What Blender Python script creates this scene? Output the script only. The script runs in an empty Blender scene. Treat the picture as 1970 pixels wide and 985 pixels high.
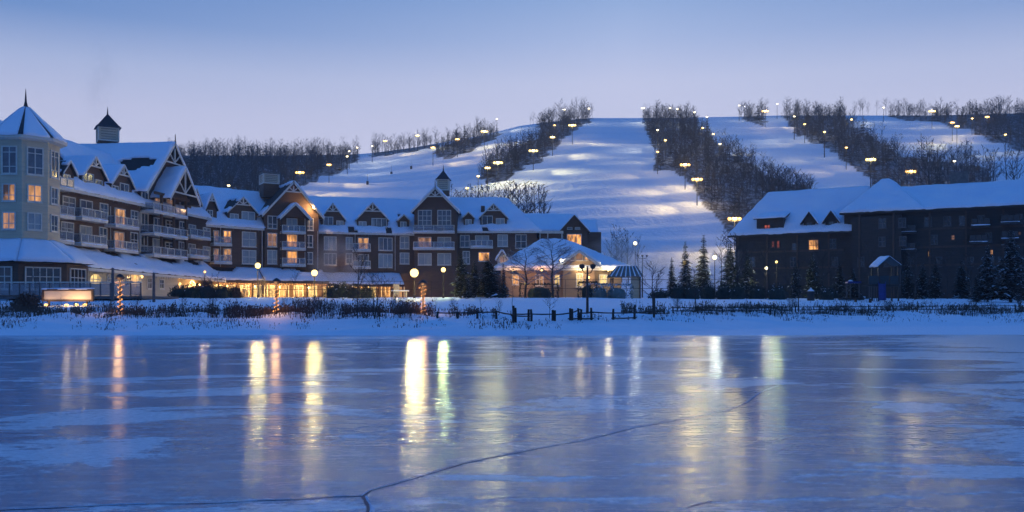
import bpy, math, random
import numpy as np
from mathutils import Vector, noise as mnoise

# ------------------------------------------------------------------ camera, sky, sun, exposure
sc = bpy.context.scene
COL = sc.collection
FPX, CX, HY, CAMZ = 1706.0, 985.0, 585.0, 1.7      # focal length (px of the 1970 wide photograph), centre column, horizon row, eye height
cam_d = bpy.data.cameras.new('camera')
cam = bpy.data.objects.new('camera', cam_d); COL.objects.link(cam); sc.camera = cam
cam.location = (0, 0, CAMZ); cam.rotation_euler = (math.radians(90), 0, 0)
cam_d.sensor_width = 36; cam_d.lens = 36 * FPX / 1970; cam_d.shift_y = (HY - 492.5) / 1970
cam_d.clip_start = 0.1; cam_d.clip_end = 4000
sc.view_settings.view_transform = 'Standard'; sc.view_settings.look = 'None'
sc.view_settings.gamma = 1; sc.view_settings.use_curve_mapping = False
EXPO = 4.0
sc.view_settings.exposure = EXPO
DIM = 2.0 ** -EXPO                                  # lamp powers below are written for exposure 0
sc.cycles.use_denoising = True
sc.cycles.max_bounces = 4; sc.cycles.diffuse_bounces = 2; sc.cycles.glossy_bounces = 3; sc.cycles.volume_bounces = 0; sc.cycles.transparent_max_bounces = 10
sc.cycles.sample_clamp_indirect = 0.6

SUN_EL, SUN_ROT = -2.0, 8.0                         # the sun has just set behind the hill
world = bpy.data.worlds.new('World'); sc.world = world; world.use_nodes = True
wn = world.node_tree; wn.nodes.clear(); WL = wn.links.new
w_out = wn.nodes.new('ShaderNodeOutputWorld'); w_bg = wn.nodes.new('ShaderNodeBackground')
w_sky = wn.nodes.new('ShaderNodeTexSky'); w_sky.sky_type = 'NISHITA'; w_sky.sun_disc = False
w_sky.sun_elevation = math.radians(SUN_EL); w_sky.sun_rotation = math.radians(SUN_ROT)
w_sky.ozone_density = 3.0; w_sky.dust_density = 0.5; w_sky.air_density = 1.0
w_tc = wn.nodes.new('ShaderNodeTexCoord'); w_sep = wn.nodes.new('ShaderNodeSeparateXYZ')
def sky_ramp(stops):
    r_ = wn.nodes.new('ShaderNodeValToRGB'); c_ = r_.color_ramp
    c_.elements[0].position = stops[0][0]; c_.elements[0].color = (*stops[0][1], 1); c_.elements[1].position = stops[-1][0]; c_.elements[1].color = (*stops[-1][1], 1)
    for p, c in stops[1:-1]:
        e = c_.elements.new(p); e.color = (*c, 1)
    return r_
# dusk: rosy afterglow low down deepening to blue towards the zenith; brightest over the place of the sunset, a little right of the middle
w_away = sky_ramp(((0.0, (0.55, 0.56, 0.72)), (0.17, (0.60, 0.62, 0.82)), (0.20, (0.56, 0.59, 0.80)), (0.24, (0.42, 0.50, 0.74)), (0.285, (0.17, 0.30, 0.60)), (0.33, (0.10, 0.23, 0.55)), (0.5, (0.06, 0.20, 0.54)), (1.0, (0.018, 0.15, 0.56))))
w_glow = sky_ramp(((0.0, (0.58, 0.60, 0.78)), (0.17, (0.63, 0.64, 0.84)), (0.24, (0.59, 0.63, 0.84)), (0.285, (0.43, 0.53, 0.79)), (0.33, (0.29, 0.43, 0.72)), (0.5, (0.10, 0.26, 0.60)), (1.0, (0.018, 0.15, 0.56))))
w_night = sky_ramp(((0.0, (0.14, 0.25, 0.55)), (0.3, (0.065, 0.205, 0.57)), (1.0, (0.018, 0.15, 0.56))))     # away from the sunset: deeper blue
w_az = wn.nodes.new('ShaderNodeMapRange')
for k, v_ in (('From Min', 0.60), ('From Max', 0.0)): w_az.inputs[k].default_value = v_
w_dx = wn.nodes.new('ShaderNodeMath'); w_dx.operation = 'SUBTRACT'; w_dx.inputs[1].default_value = 0.12; w_ab = wn.nodes.new('ShaderNodeMath'); w_ab.operation = 'ABSOLUTE'
w_fr = wn.nodes.new('ShaderNodeMapRange'); w_fr.interpolation_type = 'SMOOTHSTEP'
for k, v_ in (('From Min', -0.35), ('From Max', 0.75)): w_fr.inputs[k].default_value = v_
w_lr = wn.nodes.new('ShaderNodeMix'); w_lr.data_type = 'RGBA'; w_side = wn.nodes.new('ShaderNodeMix'); w_side.data_type = 'RGBA'
w_dim = wn.nodes.new('ShaderNodeVectorMath'); w_dim.operation = 'SCALE'
w_dim.inputs['Scale'].default_value = DIM / 0.15 * 1.04
w_mul = wn.nodes.new('ShaderNodeMix'); w_mul.data_type = 'RGBA'; w_mul.inputs['Factor'].default_value = 0.04
WL(w_tc.outputs['Generated'], w_sep.inputs[0])
for r_ in (w_away, w_glow, w_night): WL(w_sep.outputs['Z'], r_.inputs['Fac'])
WL(w_sep.outputs['X'], w_dx.inputs[0]); WL(w_dx.outputs[0], w_ab.inputs[0]); WL(w_ab.outputs[0], w_az.inputs['Value']); WL(w_az.outputs[0], w_lr.inputs['Factor']); WL(w_away.outputs['Color'], w_lr.inputs[6]); WL(w_glow.outputs['Color'], w_lr.inputs[7])
WL(w_sep.outputs['Y'], w_fr.inputs['Value']); WL(w_fr.outputs[0], w_side.inputs['Factor']); WL(w_night.outputs['Color'], w_side.inputs[6]); WL(w_lr.outputs[2], w_side.inputs[7])
WL(w_side.outputs[2], w_dim.inputs[0]); WL(w_dim.outputs[0], w_mul.inputs[6]); WL(w_sky.outputs['Color'], w_mul.inputs[7])
WL(w_mul.outputs[2], w_bg.inputs['Color']); w_bg.inputs['Strength'].default_value = 0.15; WL(w_bg.outputs[0], w_out.inputs['Surface'])

sun_d = bpy.data.lights.new('sun', 'SUN'); sun_d.energy = 0.03 * DIM; sun_d.angle = math.radians(40); sun_d.color = (1, 0.8, 0.75)
sun_o = bpy.data.objects.new('sun', sun_d); COL.objects.link(sun_o)                # last afterglow, very soft
sun_o.rotation_euler = (math.radians(90 - 12), 0, math.radians(180 - SUN_ROT))

# ------------------------------------------------------------------ helpers
rng = random.Random(7)
def V(*a): return Vector(a)
def ray(px, py): return V((px - CX) / FPX, 1.0, (HY - py) / FPX)
def at(px, py, D): return V((px - CX) / FPX * D, D, CAMZ + (HY - py) / FPX * D)
def pix(p): return CX + p[0] / p[1] * FPX, HY - (p[2] - CAMZ) / p[1] * FPX
def lerp(a, b, t): return a + (b - a) * t
def interp(x, xs, ys): return float(np.interp(x, xs, ys))

def nodes_mat(name):
    m = bpy.data.materials.new(name); m.use_nodes = True
    return m, m.node_tree, m.node_tree.nodes['Principled BSDF']
def mat(name, c1, c2=None, rough=0.7, scale=3.0, bump=0.0, bscale=None, metal=0.0, spec=0.4, stretch=None):
    m, nt, b = nodes_mat(name)
    b.inputs['Roughness'].default_value = rough; b.inputs['Metallic'].default_value = metal
    b.inputs['Specular IOR Level'].default_value = spec
    tc = nt.nodes.new('ShaderNodeTexCoord'); src = tc.outputs['Object']
    if stretch:
        mp = nt.nodes.new('ShaderNodeMapping'); mp.inputs['Scale'].default_value = stretch
        nt.links.new(src, mp.inputs[0]); src = mp.outputs[0]
    if c2 is None: c2 = tuple(v * 0.7 for v in c1)
    n = nt.nodes.new('ShaderNodeTexNoise'); n.inputs['Scale'].default_value = scale; n.inputs['Detail'].default_value = 5
    nt.links.new(src, n.inputs['Vector'])
    r = nt.nodes.new('ShaderNodeValToRGB'); r.color_ramp.elements[0].position = 0.35; r.color_ramp.elements[1].position = 0.68
    r.color_ramp.elements[0].color = (*c1, 1); r.color_ramp.elements[1].color = (*c2, 1)
    nt.links.new(n.outputs['Fac'], r.inputs['Fac']); nt.links.new(r.outputs['Color'], b.inputs['Base Color'])
    if bump:
        n2 = nt.nodes.new('ShaderNodeTexNoise'); n2.inputs['Scale'].default_value = bscale or scale * 3; n2.inputs['Detail'].default_value = 4
        nt.links.new(src, n2.inputs['Vector'])
        bp = nt.nodes.new('ShaderNodeBump'); bp.inputs['Strength'].default_value = bump; bp.inputs['Distance'].default_value = 0.1
        nt.links.new(n2.outputs['Fac'], bp.inputs['Height']); nt.links.new(bp.outputs[0], b.inputs['Normal'])
    return m
def emit(name, color, strength, vary=0.0, scale=2.0):
    m, nt, b = nodes_mat(name)
    b.inputs['Base Color'].default_value = (0.1, 0.08, 0.06, 1)
    b.inputs['Emission Color'].default_value = (*color, 1)
    b.inputs['Emission Strength'].default_value = strength * DIM
    if vary:                                           # folds of a curtain, furniture against a lit room
        tc = nt.nodes.new('ShaderNodeTexCoord'); mp = nt.nodes.new('ShaderNodeMapping'); mp.inputs['Scale'].default_value = (1, 1, 0.35)
        n = nt.nodes.new('ShaderNodeTexNoise'); n.inputs['Scale'].default_value = scale; n.inputs['Detail'].default_value = 3
        r = nt.nodes.new('ShaderNodeMapRange'); r.inputs['From Min'].default_value = 0.36; r.inputs['From Max'].default_value = 0.66
        r.inputs['To Min'].default_value = strength * DIM * (1 - vary); r.inputs['To Max'].default_value = strength * DIM * (1 + vary)
        nt.links.new(tc.outputs['Object'], mp.inputs[0]); nt.links.new(mp.outputs[0], n.inputs['Vector'])
        nt.links.new(n.outputs['Fac'], r.inputs['Value']); nt.links.new(r.outputs[0], b.inputs['Emission Strength'])
    return m

M = {}
def snow_mat(name, bump=0.35, scale=1.2):
    m = mat(name, (0.78, 0.83, 0.92), (0.70, 0.77, 0.90), rough=0.65, scale=0.25, bump=bump, bscale=scale, spec=0.25)
    return m
M['snow'] = snow_mat('snow')
M['roof_snow'] = snow_mat('roof_snow', 0.25, 1.6)
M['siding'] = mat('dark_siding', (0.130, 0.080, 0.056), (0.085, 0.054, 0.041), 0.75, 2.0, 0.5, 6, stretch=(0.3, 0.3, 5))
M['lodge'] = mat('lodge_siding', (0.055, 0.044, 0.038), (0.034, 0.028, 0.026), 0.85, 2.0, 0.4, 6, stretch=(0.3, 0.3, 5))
M['cream'] = mat('cream_siding', (0.56, 0.48, 0.34), (0.46, 0.40, 0.29), 0.7, 1.2, 0.3, 5, stretch=(0.3, 0.3, 5))
M['tan'] = mat('tan_siding', (0.30, 0.21, 0.13), (0.24, 0.17, 0.11), 0.7, 1.2, 0.3, 5, stretch=(0.3, 0.3, 5))
M['trim'] = mat('pale_trim', (0.66, 0.63, 0.55), (0.54, 0.52, 0.46), 0.6, 4)
M['timber'] = mat('brown_timber', (0.10, 0.060, 0.040), (0.06, 0.036, 0.026), 0.7, 4)
M['brownwall'] = mat('brown_wall', (0.13, 0.085, 0.06), (0.09, 0.06, 0.045), 0.8, 2)
M['shingle'] = mat('dark_shingle', (0.045, 0.040, 0.040), (0.025, 0.022, 0.024), 0.85, 5, 0.5, 14)
M['copper'] = mat('dark_metal_roof', (0.050, 0.035, 0.036), (0.03, 0.022, 0.025), 0.5, 4)
M['iron'] = mat('black_iron', (0.018, 0.018, 0.02), (0.03, 0.028, 0.028), 0.5, 8)
M['fence'] = mat('weathered_cedar', (0.050, 0.040, 0.034), (0.028, 0.023, 0.020), 0.85, 5, 0.5, 20)
M['postwood'] = mat('grey_post_wood', (0.13, 0.12, 0.12), (0.08, 0.075, 0.075), 0.85, 5, 0.4, 18)
M['stone'] = mat('grey_stone', (0.20, 0.19, 0.18), (0.12, 0.115, 0.11), 0.85, 2, 0.4, 5)
M['glassrail'] = mat('frosted_rail_glass', (0.30, 0.34, 0.38), (0.24, 0.28, 0.32), 0.12, 1.0, spec=0.8)
M['pane_dark'] = mat('dark_window_glass', (0.030, 0.040, 0.050), (0.015, 0.02, 0.026), 0.06, 1.5, spec=0.9)
M['pane_blue'] = mat('blue_window_glass', (0.10, 0.13, 0.16), (0.05, 0.065, 0.085), 0.08, 1.2, spec=0.9)
M['pane_pale'] = mat('curtained_window_glass', (0.33, 0.37, 0.37), (0.24, 0.28, 0.29), 0.2, 0.8, spec=0.7)
M['pane_black'] = mat('unlit_lodge_glass', (0.012, 0.016, 0.022), (0.008, 0.01, 0.014), 0.08, 1.5, spec=0.6)
M['lit'] = emit('lit_room', (1.0, 0.42, 0.11), 0.95, 0.75, 2.2)
M['lit_soft'] = emit('dim_lit_room', (1.0, 0.48, 0.26), 0.30, 0.7, 1.6)
M['lit_yellow'] = emit('lit_yellow_room', (1.0, 0.66, 0.22), 1.0, 0.5, 2.0)
M['lit_red'] = emit('lit_red_room', (1.0, 0.16, 0.07), 0.30, 0.8, 2.0)
M['bulb'] = emit('lamp_globe', (1.0, 0.66, 0.20), 4.0)
M['bulb_white'] = emit('white_lamp', (1.0, 0.85, 0.50), 3.5)
M['bulb_orange'] = emit('orange_lamp', (1.0, 0.50, 0.13), 3.6)
M['fairy'] = emit('fairy_light', (1.0, 0.36, 0.08), 3.5)
M['bark'] = mat('bark', (0.050, 0.043, 0.040), (0.030, 0.026, 0.025), 0.9, 6)
M['farbark'] = mat('wood_bark', (0.046, 0.043, 0.045), (0.030, 0.028, 0.030), 0.9, 0.3)
M['needle'] = mat('spruce_needles', (0.020, 0.030, 0.024), (0.035, 0.045, 0.034), 0.85, 1.2)
M['reed'] = mat('dry_reed', (0.095, 0.066, 0.046), (0.050, 0.037, 0.030), 0.9, 2)
M['brush'] = mat('brown_brush', (0.110, 0.066, 0.050), (0.058, 0.038, 0.033), 0.9, 2)
M['burlap'] = mat('shrub_cover', (0.10, 0.14, 0.12), (0.20, 0.22, 0.21), 0.9, 1.5, 0.5, 4)
M['blueplastic'] = mat('blue_plastic', (0.035, 0.045, 0.22), (0.025, 0.03, 0.15), 0.45, 3)
M['greenplastic'] = mat('green_panel', (0.03, 0.045, 0.05), (0.02, 0.03, 0.035), 0.5, 3)
M['signpanel'] = mat('sign_panel', (0.62, 0.50, 0.40), (0.56, 0.44, 0.35), 0.5, 1.0)

gm = M['glassrail'].node_tree.nodes['Principled BSDF']; gm.inputs['Alpha'].default_value = 0.42

class MB:
    def __init__(s): s.v = []; s.f = []; s.m = []
    def add(s, vs, fs, m=0):
        o = len(s.v); s.v += [tuple(v) for v in vs]
        for f in fs: s.f.append([i + o for i in f]); s.m.append(m)
    def poly(s, pts, m=0): s.add(pts, [list(range(len(pts)))], m)
    def hexa(s, b, t, m=0):        # two quads (bottom, top), same winding
        s.add(list(b) + list(t), [[3, 2, 1, 0], [4, 5, 6, 7], [0, 1, 5, 4], [1, 2, 6, 5], [2, 3, 7, 6], [3, 0, 4, 7]], m)
    def box(s, c, x, y, z, m=0):   # centre and three half vectors
        c, x, y, z = Vector(c), Vector(x), Vector(y), Vector(z)
        s.hexa([c - x - y - z, c + x - y - z, c + x + y - z, c - x + y - z], [c - x - y + z, c + x - y + z, c + x + y + z, c - x + y + z], m)
    def abox(s, x0, x1, y0, y1, z0, z1, m=0):
        s.box(((x0 + x1) / 2, (y0 + y1) / 2, (z0 + z1) / 2), ((x1 - x0) / 2, 0, 0), (0, (y1 - y0) / 2, 0), (0, 0, (z1 - z0) / 2), m)
    def prism(s, pts, vec, m=0):
        n = len(pts); vec = Vector(vec); a = [Vector(p) for p in pts]
        fs = [list(range(n))[::-1], list(range(n, 2 * n))] + [[i, (i + 1) % n, n + (i + 1) % n, n + i] for i in range(n)]
        s.add(a + [p + vec for p in a], fs, m)
    def tube(s, path, radii, n=6, m=0, cap=True):
        path = [Vector(p) for p in path]; k = len(path); vs = []
        if not hasattr(radii, '__len__'): radii = [radii] * k
        for i in range(k):
            d = (path[min(i + 1, k - 1)] - path[max(i - 1, 0)]).normalized()
            a = d.cross(V(0, 0, 1)) if abs(d.z) < 0.95 else d.cross(V(0, 1, 0))
            a.normalize(); b = d.cross(a)
            for j in range(n):
                t = 2 * math.pi * j / n; vs.append(path[i] + (a * math.cos(t) + b * math.sin(t)) * radii[i])
        fs = [[i * n + j, i * n + (j + 1) % n, (i + 1) * n + (j + 1) % n, (i + 1) * n + j] for i in range(k - 1) for j in range(n)]
        if cap: fs += [list(range(n))[::-1], list(range((k - 1) * n, k * n))]
        s.add(vs, fs, m)
    def lathe(s, c, prof, n=10, m=0):            # prof: (radius, z)
        c = Vector(c)
        vs = [c + V(r * math.cos(2 * math.pi * j / n), r * math.sin(2 * math.pi * j / n), z) for r, z in prof for j in range(n)]
        k = len(prof)
        fs = [[i * n + j, i * n + (j + 1) % n, (i + 1) * n + (j + 1) % n, (i + 1) * n + j] for i in range(k - 1) for j in range(n)]
        s.add(vs, fs + [list(range(n))[::-1], list(range((k - 1) * n, k * n))], m)
    def build(s, name, mats, parent=None, smooth=False, bevel=0):
        me = bpy.data.meshes.new(name); me.from_pydata(s.v, [], s.f)
        if not isinstance(mats, (list, tuple)): mats = [mats]
        for m in mats: me.materials.append(M[m] if isinstance(m, str) else m)
        if len(mats) > 1: me.polygons.foreach_set('material_index', s.m)
        if smooth: me.polygons.foreach_set('use_smooth', [True] * len(s.f))
        me.update()
        o = bpy.data.objects.new(name, me); COL.objects.link(o)
        if parent: o.parent = parent
        return o
def np_mesh(name, v, f, mats, parent=None, mi=None, smooth=False):
    """v (n,3) and triangles f (k,3) as arrays -> object"""
    me = bpy.data.meshes.new(name); k = len(f)
    me.vertices.add(len(v)); me.vertices.foreach_set('co', np.asarray(v, np.float32).ravel())
    me.loops.add(3 * k); me.loops.foreach_set('vertex_index', np.asarray(f, np.int32).ravel())
    me.polygons.add(k); me.polygons.foreach_set('loop_start', np.arange(0, 3 * k, 3, dtype=np.int32))
    me.polygons.foreach_set('loop_total', np.full(k, 3, np.int32))
    if not isinstance(mats, (list, tuple)): mats = [mats]
    for m in mats: me.materials.append(M[m] if isinstance(m, str) else m)
    if mi is not None: me.polygons.foreach_set('material_index', np.asarray(mi, np.int32))
    me.polygons.foreach_set('use_smooth', np.full(k, smooth))
    me.update(calc_edges=True); me.validate()
    o = bpy.data.objects.new(name, me); COL.objects.link(o)
    if parent: o.parent = parent
    return o
def tag(o, label=None, cat=None, group=None, kind=None):
    if label: o['label'] = label
    if cat: o['category'] = cat
    if group: o['group'] = group
    if kind: o['kind'] = kind
    return o
def thing(name, label, cat, loc=(0, 0, 0), group=None):
    o = bpy.data.objects.new(name, None); COL.objects.link(o); o.location = loc
    o.empty_display_size = 0.5
    return tag(o, label, cat, group)
def copy_tree(o, parent=None):
    c = o.copy(); COL.objects.link(c); c.parent = parent
    for ch in list(o.children): copy_tree(ch, c)
    return c
ORD = ['first', 'second', 'third', 'fourth', 'fifth', 'sixth', 'seventh', 'eighth', 'ninth', 'tenth', 'eleventh', 'twelfth',
       'thirteenth', 'fourteenth', 'fifteenth', 'sixteenth', 'seventeenth', 'eighteenth', 'nineteenth', 'twentieth']
ORD += ['twenty-' + w for w in ORD[:9]] + ['thirtieth']
# ------------------------------------------------------------------ terrain
def shore(X): return interp(X, [-200, -40, -20, 0, 10, 22, 40, 80, 200], [47, 48, 48.3, 48, 48, 49, 50, 50, 50])
def rise0(X): return interp(X, [-200, 0, 6, 14, 24, 40, 200], [48, 48.6, 50, 56, 63, 68, 70])
BT, BZ = [-40, -0.6, 0, 1.2, 3, 7, 14, 27, 45, 80, 160, 400], [-1.2, -0.12, 0.10, 0.32, 0.55, 0.92, 1.28, 1.78, 2.30, 2.65, 3.3, 3.3]
def nz(x, y, z=0.0): return mnoise.noise((x, y, z))
def ground(X, Y, rough=True):
    r0, s0 = rise0(X), shore(X)
    n = nz(X * 0.16, Y * 0.16) * 0.10 + nz(X * 0.5, Y * 0.5, 3) * 0.05 + nz(X * 1.3, Y * 1.3, 5) * 0.03 + max(0, nz(X * 0.33, Y * 0.7, 8)) * 0.50 * max(0, 1 - abs(Y - rise0(X) - 6) / 12) + abs(nz(X * 0.8, Y * 0.9, 11)) * 0.10 * max(0, 1 - abs(Y - rise0(X) - 4) / 8) if rough else 0.0
    wob = nz(X * 0.10, 4.2) * 0.9 + nz(X * 0.45, 9.1) * 0.35
    t = Y - r0 - wob
    if t >= 0: return interp(t, BT, BZ) + n * min(1, 0.4 + t / 4)
    u = Y - s0 - wob * 0.8                      # snow lying on the ice in front of the bank (right side)
    return min(0.06, 0.05 * u) + max(0, n) * 0.5 * min(1, max(0, u / 3)) if u > -6 else -0.3

def grid_mesh(name, xs, ys, zf, m, smooth=True):
    nx, ny = len(xs), len(ys)
    v = np.array([(x, y, zf(x, y)) for y in ys for x in xs], np.float32)
    i = np.arange(nx - 1)[None, :] + np.arange(ny - 1)[:, None] * nx
    i = i.ravel(); f = np.concatenate([np.stack([i, i + 1, i + nx + 1], 1), np.stack([i, i + nx + 1, i + nx], 1)])
    return np_mesh(name, v, f, m, smooth=smooth)

m, nt, b = nodes_mat('snow_ground'); M['snow_ground'] = m
b.inputs['Roughness'].default_value = 0.65; b.inputs['Specular IOR Level'].default_value = 0.25
b.inputs['Base Color'].default_value = (0.76, 0.82, 0.92, 1)
tc = nt.nodes.new('ShaderNodeTexCoord')
n1 = nt.nodes.new('ShaderNodeTexNoise'); n1.inputs['Scale'].default_value = 0.9; n1.inputs['Detail'].default_value = 6
mp = nt.nodes.new('ShaderNodeMapping'); mp.inputs['Scale'].default_value = (0.6, 1, 1)
bp = nt.nodes.new('ShaderNodeBump'); bp.inputs['Strength'].default_value = 0.6; bp.inputs['Distance'].default_value = 0.25
nt.links.new(tc.outputs['Object'], mp.inputs[0]); nt.links.new(mp.outputs[0], n1.inputs['Vector'])
nt.links.new(n1.outputs['Fac'], bp.inputs['Height']); nt.links.new(bp.outputs[0], b.inputs['Normal'])

xs = np.concatenate([np.arange(-170, -44, 3), np.arange(-44, 62, 0.55), np.arange(62, 190, 3)])
ys = np.concatenate([np.arange(42, 47, 1.0), np.arange(47, 74, 0.4), np.arange(74, 110, 1.2), np.arange(110, 262, 4)])
g = grid_mesh('snowy_ground', xs, ys, ground, 'snow_ground')
tag(g, 'blue shadowed snow bank and lawn between the ice and the hotel', kind='structure')

# ---- the ski hill: a height field, columns of constant bearing, rows of constant distance
TOPX = [-300, 330, 560, 680, 720, 800, 870, 930, 1000, 1060, 1135, 1240, 1330, 1430, 1500, 1620, 1790, 1880, 1990, 2300]
TOPY = [300, 299, 299, 297, 294, 283, 271, 260, 242, 234, 227, 227, 226, 224, 222, 222, 222, 220, 217, 225]
D0, DT, Z0 = 212.0, 600.0, 4.0
def hill_base(px, D):
    ztop = CAMZ + (HY - np.interp(px, TOPX, TOPY)) / FPX * DT
    t = (D - D0) / (DT - D0)
    s = np.where(t < 0.12, t * t / 0.24, t - 0.06) / 0.94
    s = np.clip(s, 0, None)
    z = Z0 + (ztop - Z0) * s
    z = np.where(D < D0, Z0 - (D0 - D) * 0.35, z)
    return np.where(D > DT, ztop - (D - DT) * 0.04, z)
def fbm2(x, y, seed):          # cheap smooth value noise for arrays, about -1..1
    r = np.random.RandomState(seed); tot = np.zeros(np.broadcast(x, y).shape)
    for k in range(6):
        a, b_, p = r.uniform(-1, 1), r.uniform(-1, 1), r.uniform(0, 6.28)
        tot = tot + np.sin(x * a * 2.2 + y * b_ * 2.2 + p + 1.3 * np.sin(x * b_ + y * a + p * 2))
    return tot / 3.2
def hill_z(px, D):
    X = (px - CX) / FPX * D
    ph = 5.0 * fbm2(X / 80.0, D / 130.0, 3)
    w = np.sin(2 * math.pi * D / 33.0 + ph) * (0.6 + 0.75 * fbm2(X / 45, D / 55, 8)) + 0.5 * np.sin(2 * math.pi * D / 15.0 + ph * 2 + X / 50)
    fade = np.clip((D - 240) / 60, 0, 1) * np.clip((DT - 8 - D) / 40, 0, 1)
    return hill_base(px, D) + fade * (1.1 * w) + 0.5 * fade * fbm2(X / 14, D / 12, 5) * 0.4
def inpoly(px, py, poly):
    px = np.asarray(px, float); py = np.asarray(py, float); c = np.zeros(px.shape, bool); n = len(poly)
    for i in range(n):
        x1, y1 = poly[i]; x2, y2 = poly[i - 1]
        cond = ((y1 > py) != (y2 > py)) & (px < (x2 - x1) * (py - y1) / (y2 - y1 + 1e-9) + x1)
        c ^= cond
    return c
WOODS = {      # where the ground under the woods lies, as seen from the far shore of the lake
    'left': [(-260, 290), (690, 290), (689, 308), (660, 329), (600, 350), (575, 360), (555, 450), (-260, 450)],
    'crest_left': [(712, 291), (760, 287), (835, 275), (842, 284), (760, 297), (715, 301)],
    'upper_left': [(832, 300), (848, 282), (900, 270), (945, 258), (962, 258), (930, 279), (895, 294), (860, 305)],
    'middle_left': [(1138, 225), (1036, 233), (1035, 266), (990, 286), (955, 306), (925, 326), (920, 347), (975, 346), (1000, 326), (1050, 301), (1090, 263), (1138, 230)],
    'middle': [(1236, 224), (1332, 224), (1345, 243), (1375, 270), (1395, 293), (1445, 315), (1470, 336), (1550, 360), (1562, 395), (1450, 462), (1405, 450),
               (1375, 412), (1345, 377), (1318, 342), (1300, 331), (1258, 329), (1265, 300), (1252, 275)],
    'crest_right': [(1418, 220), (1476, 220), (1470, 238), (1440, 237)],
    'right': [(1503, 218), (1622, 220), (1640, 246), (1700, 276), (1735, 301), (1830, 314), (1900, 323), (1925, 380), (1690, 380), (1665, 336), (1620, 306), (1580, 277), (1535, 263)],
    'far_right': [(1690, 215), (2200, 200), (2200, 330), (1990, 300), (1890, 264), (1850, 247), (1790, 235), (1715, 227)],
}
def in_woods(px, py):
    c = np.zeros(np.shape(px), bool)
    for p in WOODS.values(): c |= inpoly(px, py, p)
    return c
pxs = np.linspace(-330, 2300, 620); Ds = np.concatenate([np.arange(205, 300, 2.5), np.arange(300, 612, 1.9), np.arange(612, 672, 12)])
PX, DD = np.meshgrid(pxs, Ds)
ZZ = hill_z(PX, DD); XX = (PX - CX) / FPX * DD
PYb = HY - (hill_base(PX, DD) - CAMZ) / DD * FPX
jx = PX + 5 * fbm2(XX / 5, DD / 5, 21); jy = PYb + 2.5 * fbm2(XX / 5, DD / 6, 22)
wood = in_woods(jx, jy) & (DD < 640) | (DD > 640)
vv = np.stack([XX.ravel(), DD.ravel(), ZZ.ravel()], 1); nx = len(pxs); ny = len(Ds)
ii = (np.arange(nx - 1)[None, :] + np.arange(ny - 1)[:, None] * nx).ravel()
hf = np.concatenate([np.stack([ii, ii + 1, ii + nx + 1], 1), np.stack([ii, ii + nx + 1, ii + nx], 1)])
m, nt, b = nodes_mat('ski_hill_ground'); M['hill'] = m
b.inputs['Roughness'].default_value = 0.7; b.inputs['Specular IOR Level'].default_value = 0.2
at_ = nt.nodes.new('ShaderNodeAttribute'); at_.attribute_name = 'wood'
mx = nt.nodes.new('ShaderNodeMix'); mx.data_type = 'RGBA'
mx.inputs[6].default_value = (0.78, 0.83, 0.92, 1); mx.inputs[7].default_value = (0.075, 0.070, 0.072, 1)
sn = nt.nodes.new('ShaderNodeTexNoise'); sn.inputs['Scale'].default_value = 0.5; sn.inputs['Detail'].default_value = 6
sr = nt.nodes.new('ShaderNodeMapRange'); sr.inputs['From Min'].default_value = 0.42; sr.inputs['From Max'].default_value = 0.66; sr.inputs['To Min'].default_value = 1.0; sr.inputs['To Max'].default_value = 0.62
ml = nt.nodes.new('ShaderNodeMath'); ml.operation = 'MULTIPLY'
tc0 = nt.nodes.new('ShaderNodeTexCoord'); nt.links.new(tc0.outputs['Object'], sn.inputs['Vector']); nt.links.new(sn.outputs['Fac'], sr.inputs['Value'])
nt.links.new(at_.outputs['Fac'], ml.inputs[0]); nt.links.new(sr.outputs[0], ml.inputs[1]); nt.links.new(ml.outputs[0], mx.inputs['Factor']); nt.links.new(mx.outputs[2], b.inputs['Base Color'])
tc = nt.nodes.new('ShaderNodeTexCoord'); n1 = nt.nodes.new('ShaderNodeTexNoise'); n1.inputs['Scale'].default_value = 0.45; n1.inputs['Detail'].default_value = 8
bp = nt.nodes.new('ShaderNodeBump'); bp.inputs['Strength'].default_value = 0.7; bp.inputs['Distance'].default_value = 0.9
nt.links.new(tc.outputs['Object'], n1.inputs['Vector']); nt.links.new(n1.outputs['Fac'], bp.inputs['Height']); nt.links.new(bp.outputs[0], b.inputs['Normal'])
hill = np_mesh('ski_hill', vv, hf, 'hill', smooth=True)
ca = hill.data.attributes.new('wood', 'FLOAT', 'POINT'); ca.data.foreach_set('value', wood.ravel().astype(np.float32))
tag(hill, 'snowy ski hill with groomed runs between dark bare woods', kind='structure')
def hill_hit(px, py):           # distance at which the line of sight to this column and row meets the hill
    D = np.linspace(215, DT, 500); y = HY - (hill_base(np.full(500, px), D) - CAMZ) / D * FPX
    k = np.where(y <= py)[0]
    return float(D[k[0]]) if len(k) else DT
def hill_pt(px, D): return V((px - CX) / FPX * D, D, float(hill_z(np.array([float(px)]), np.array([float(D)]))[0]))

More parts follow.
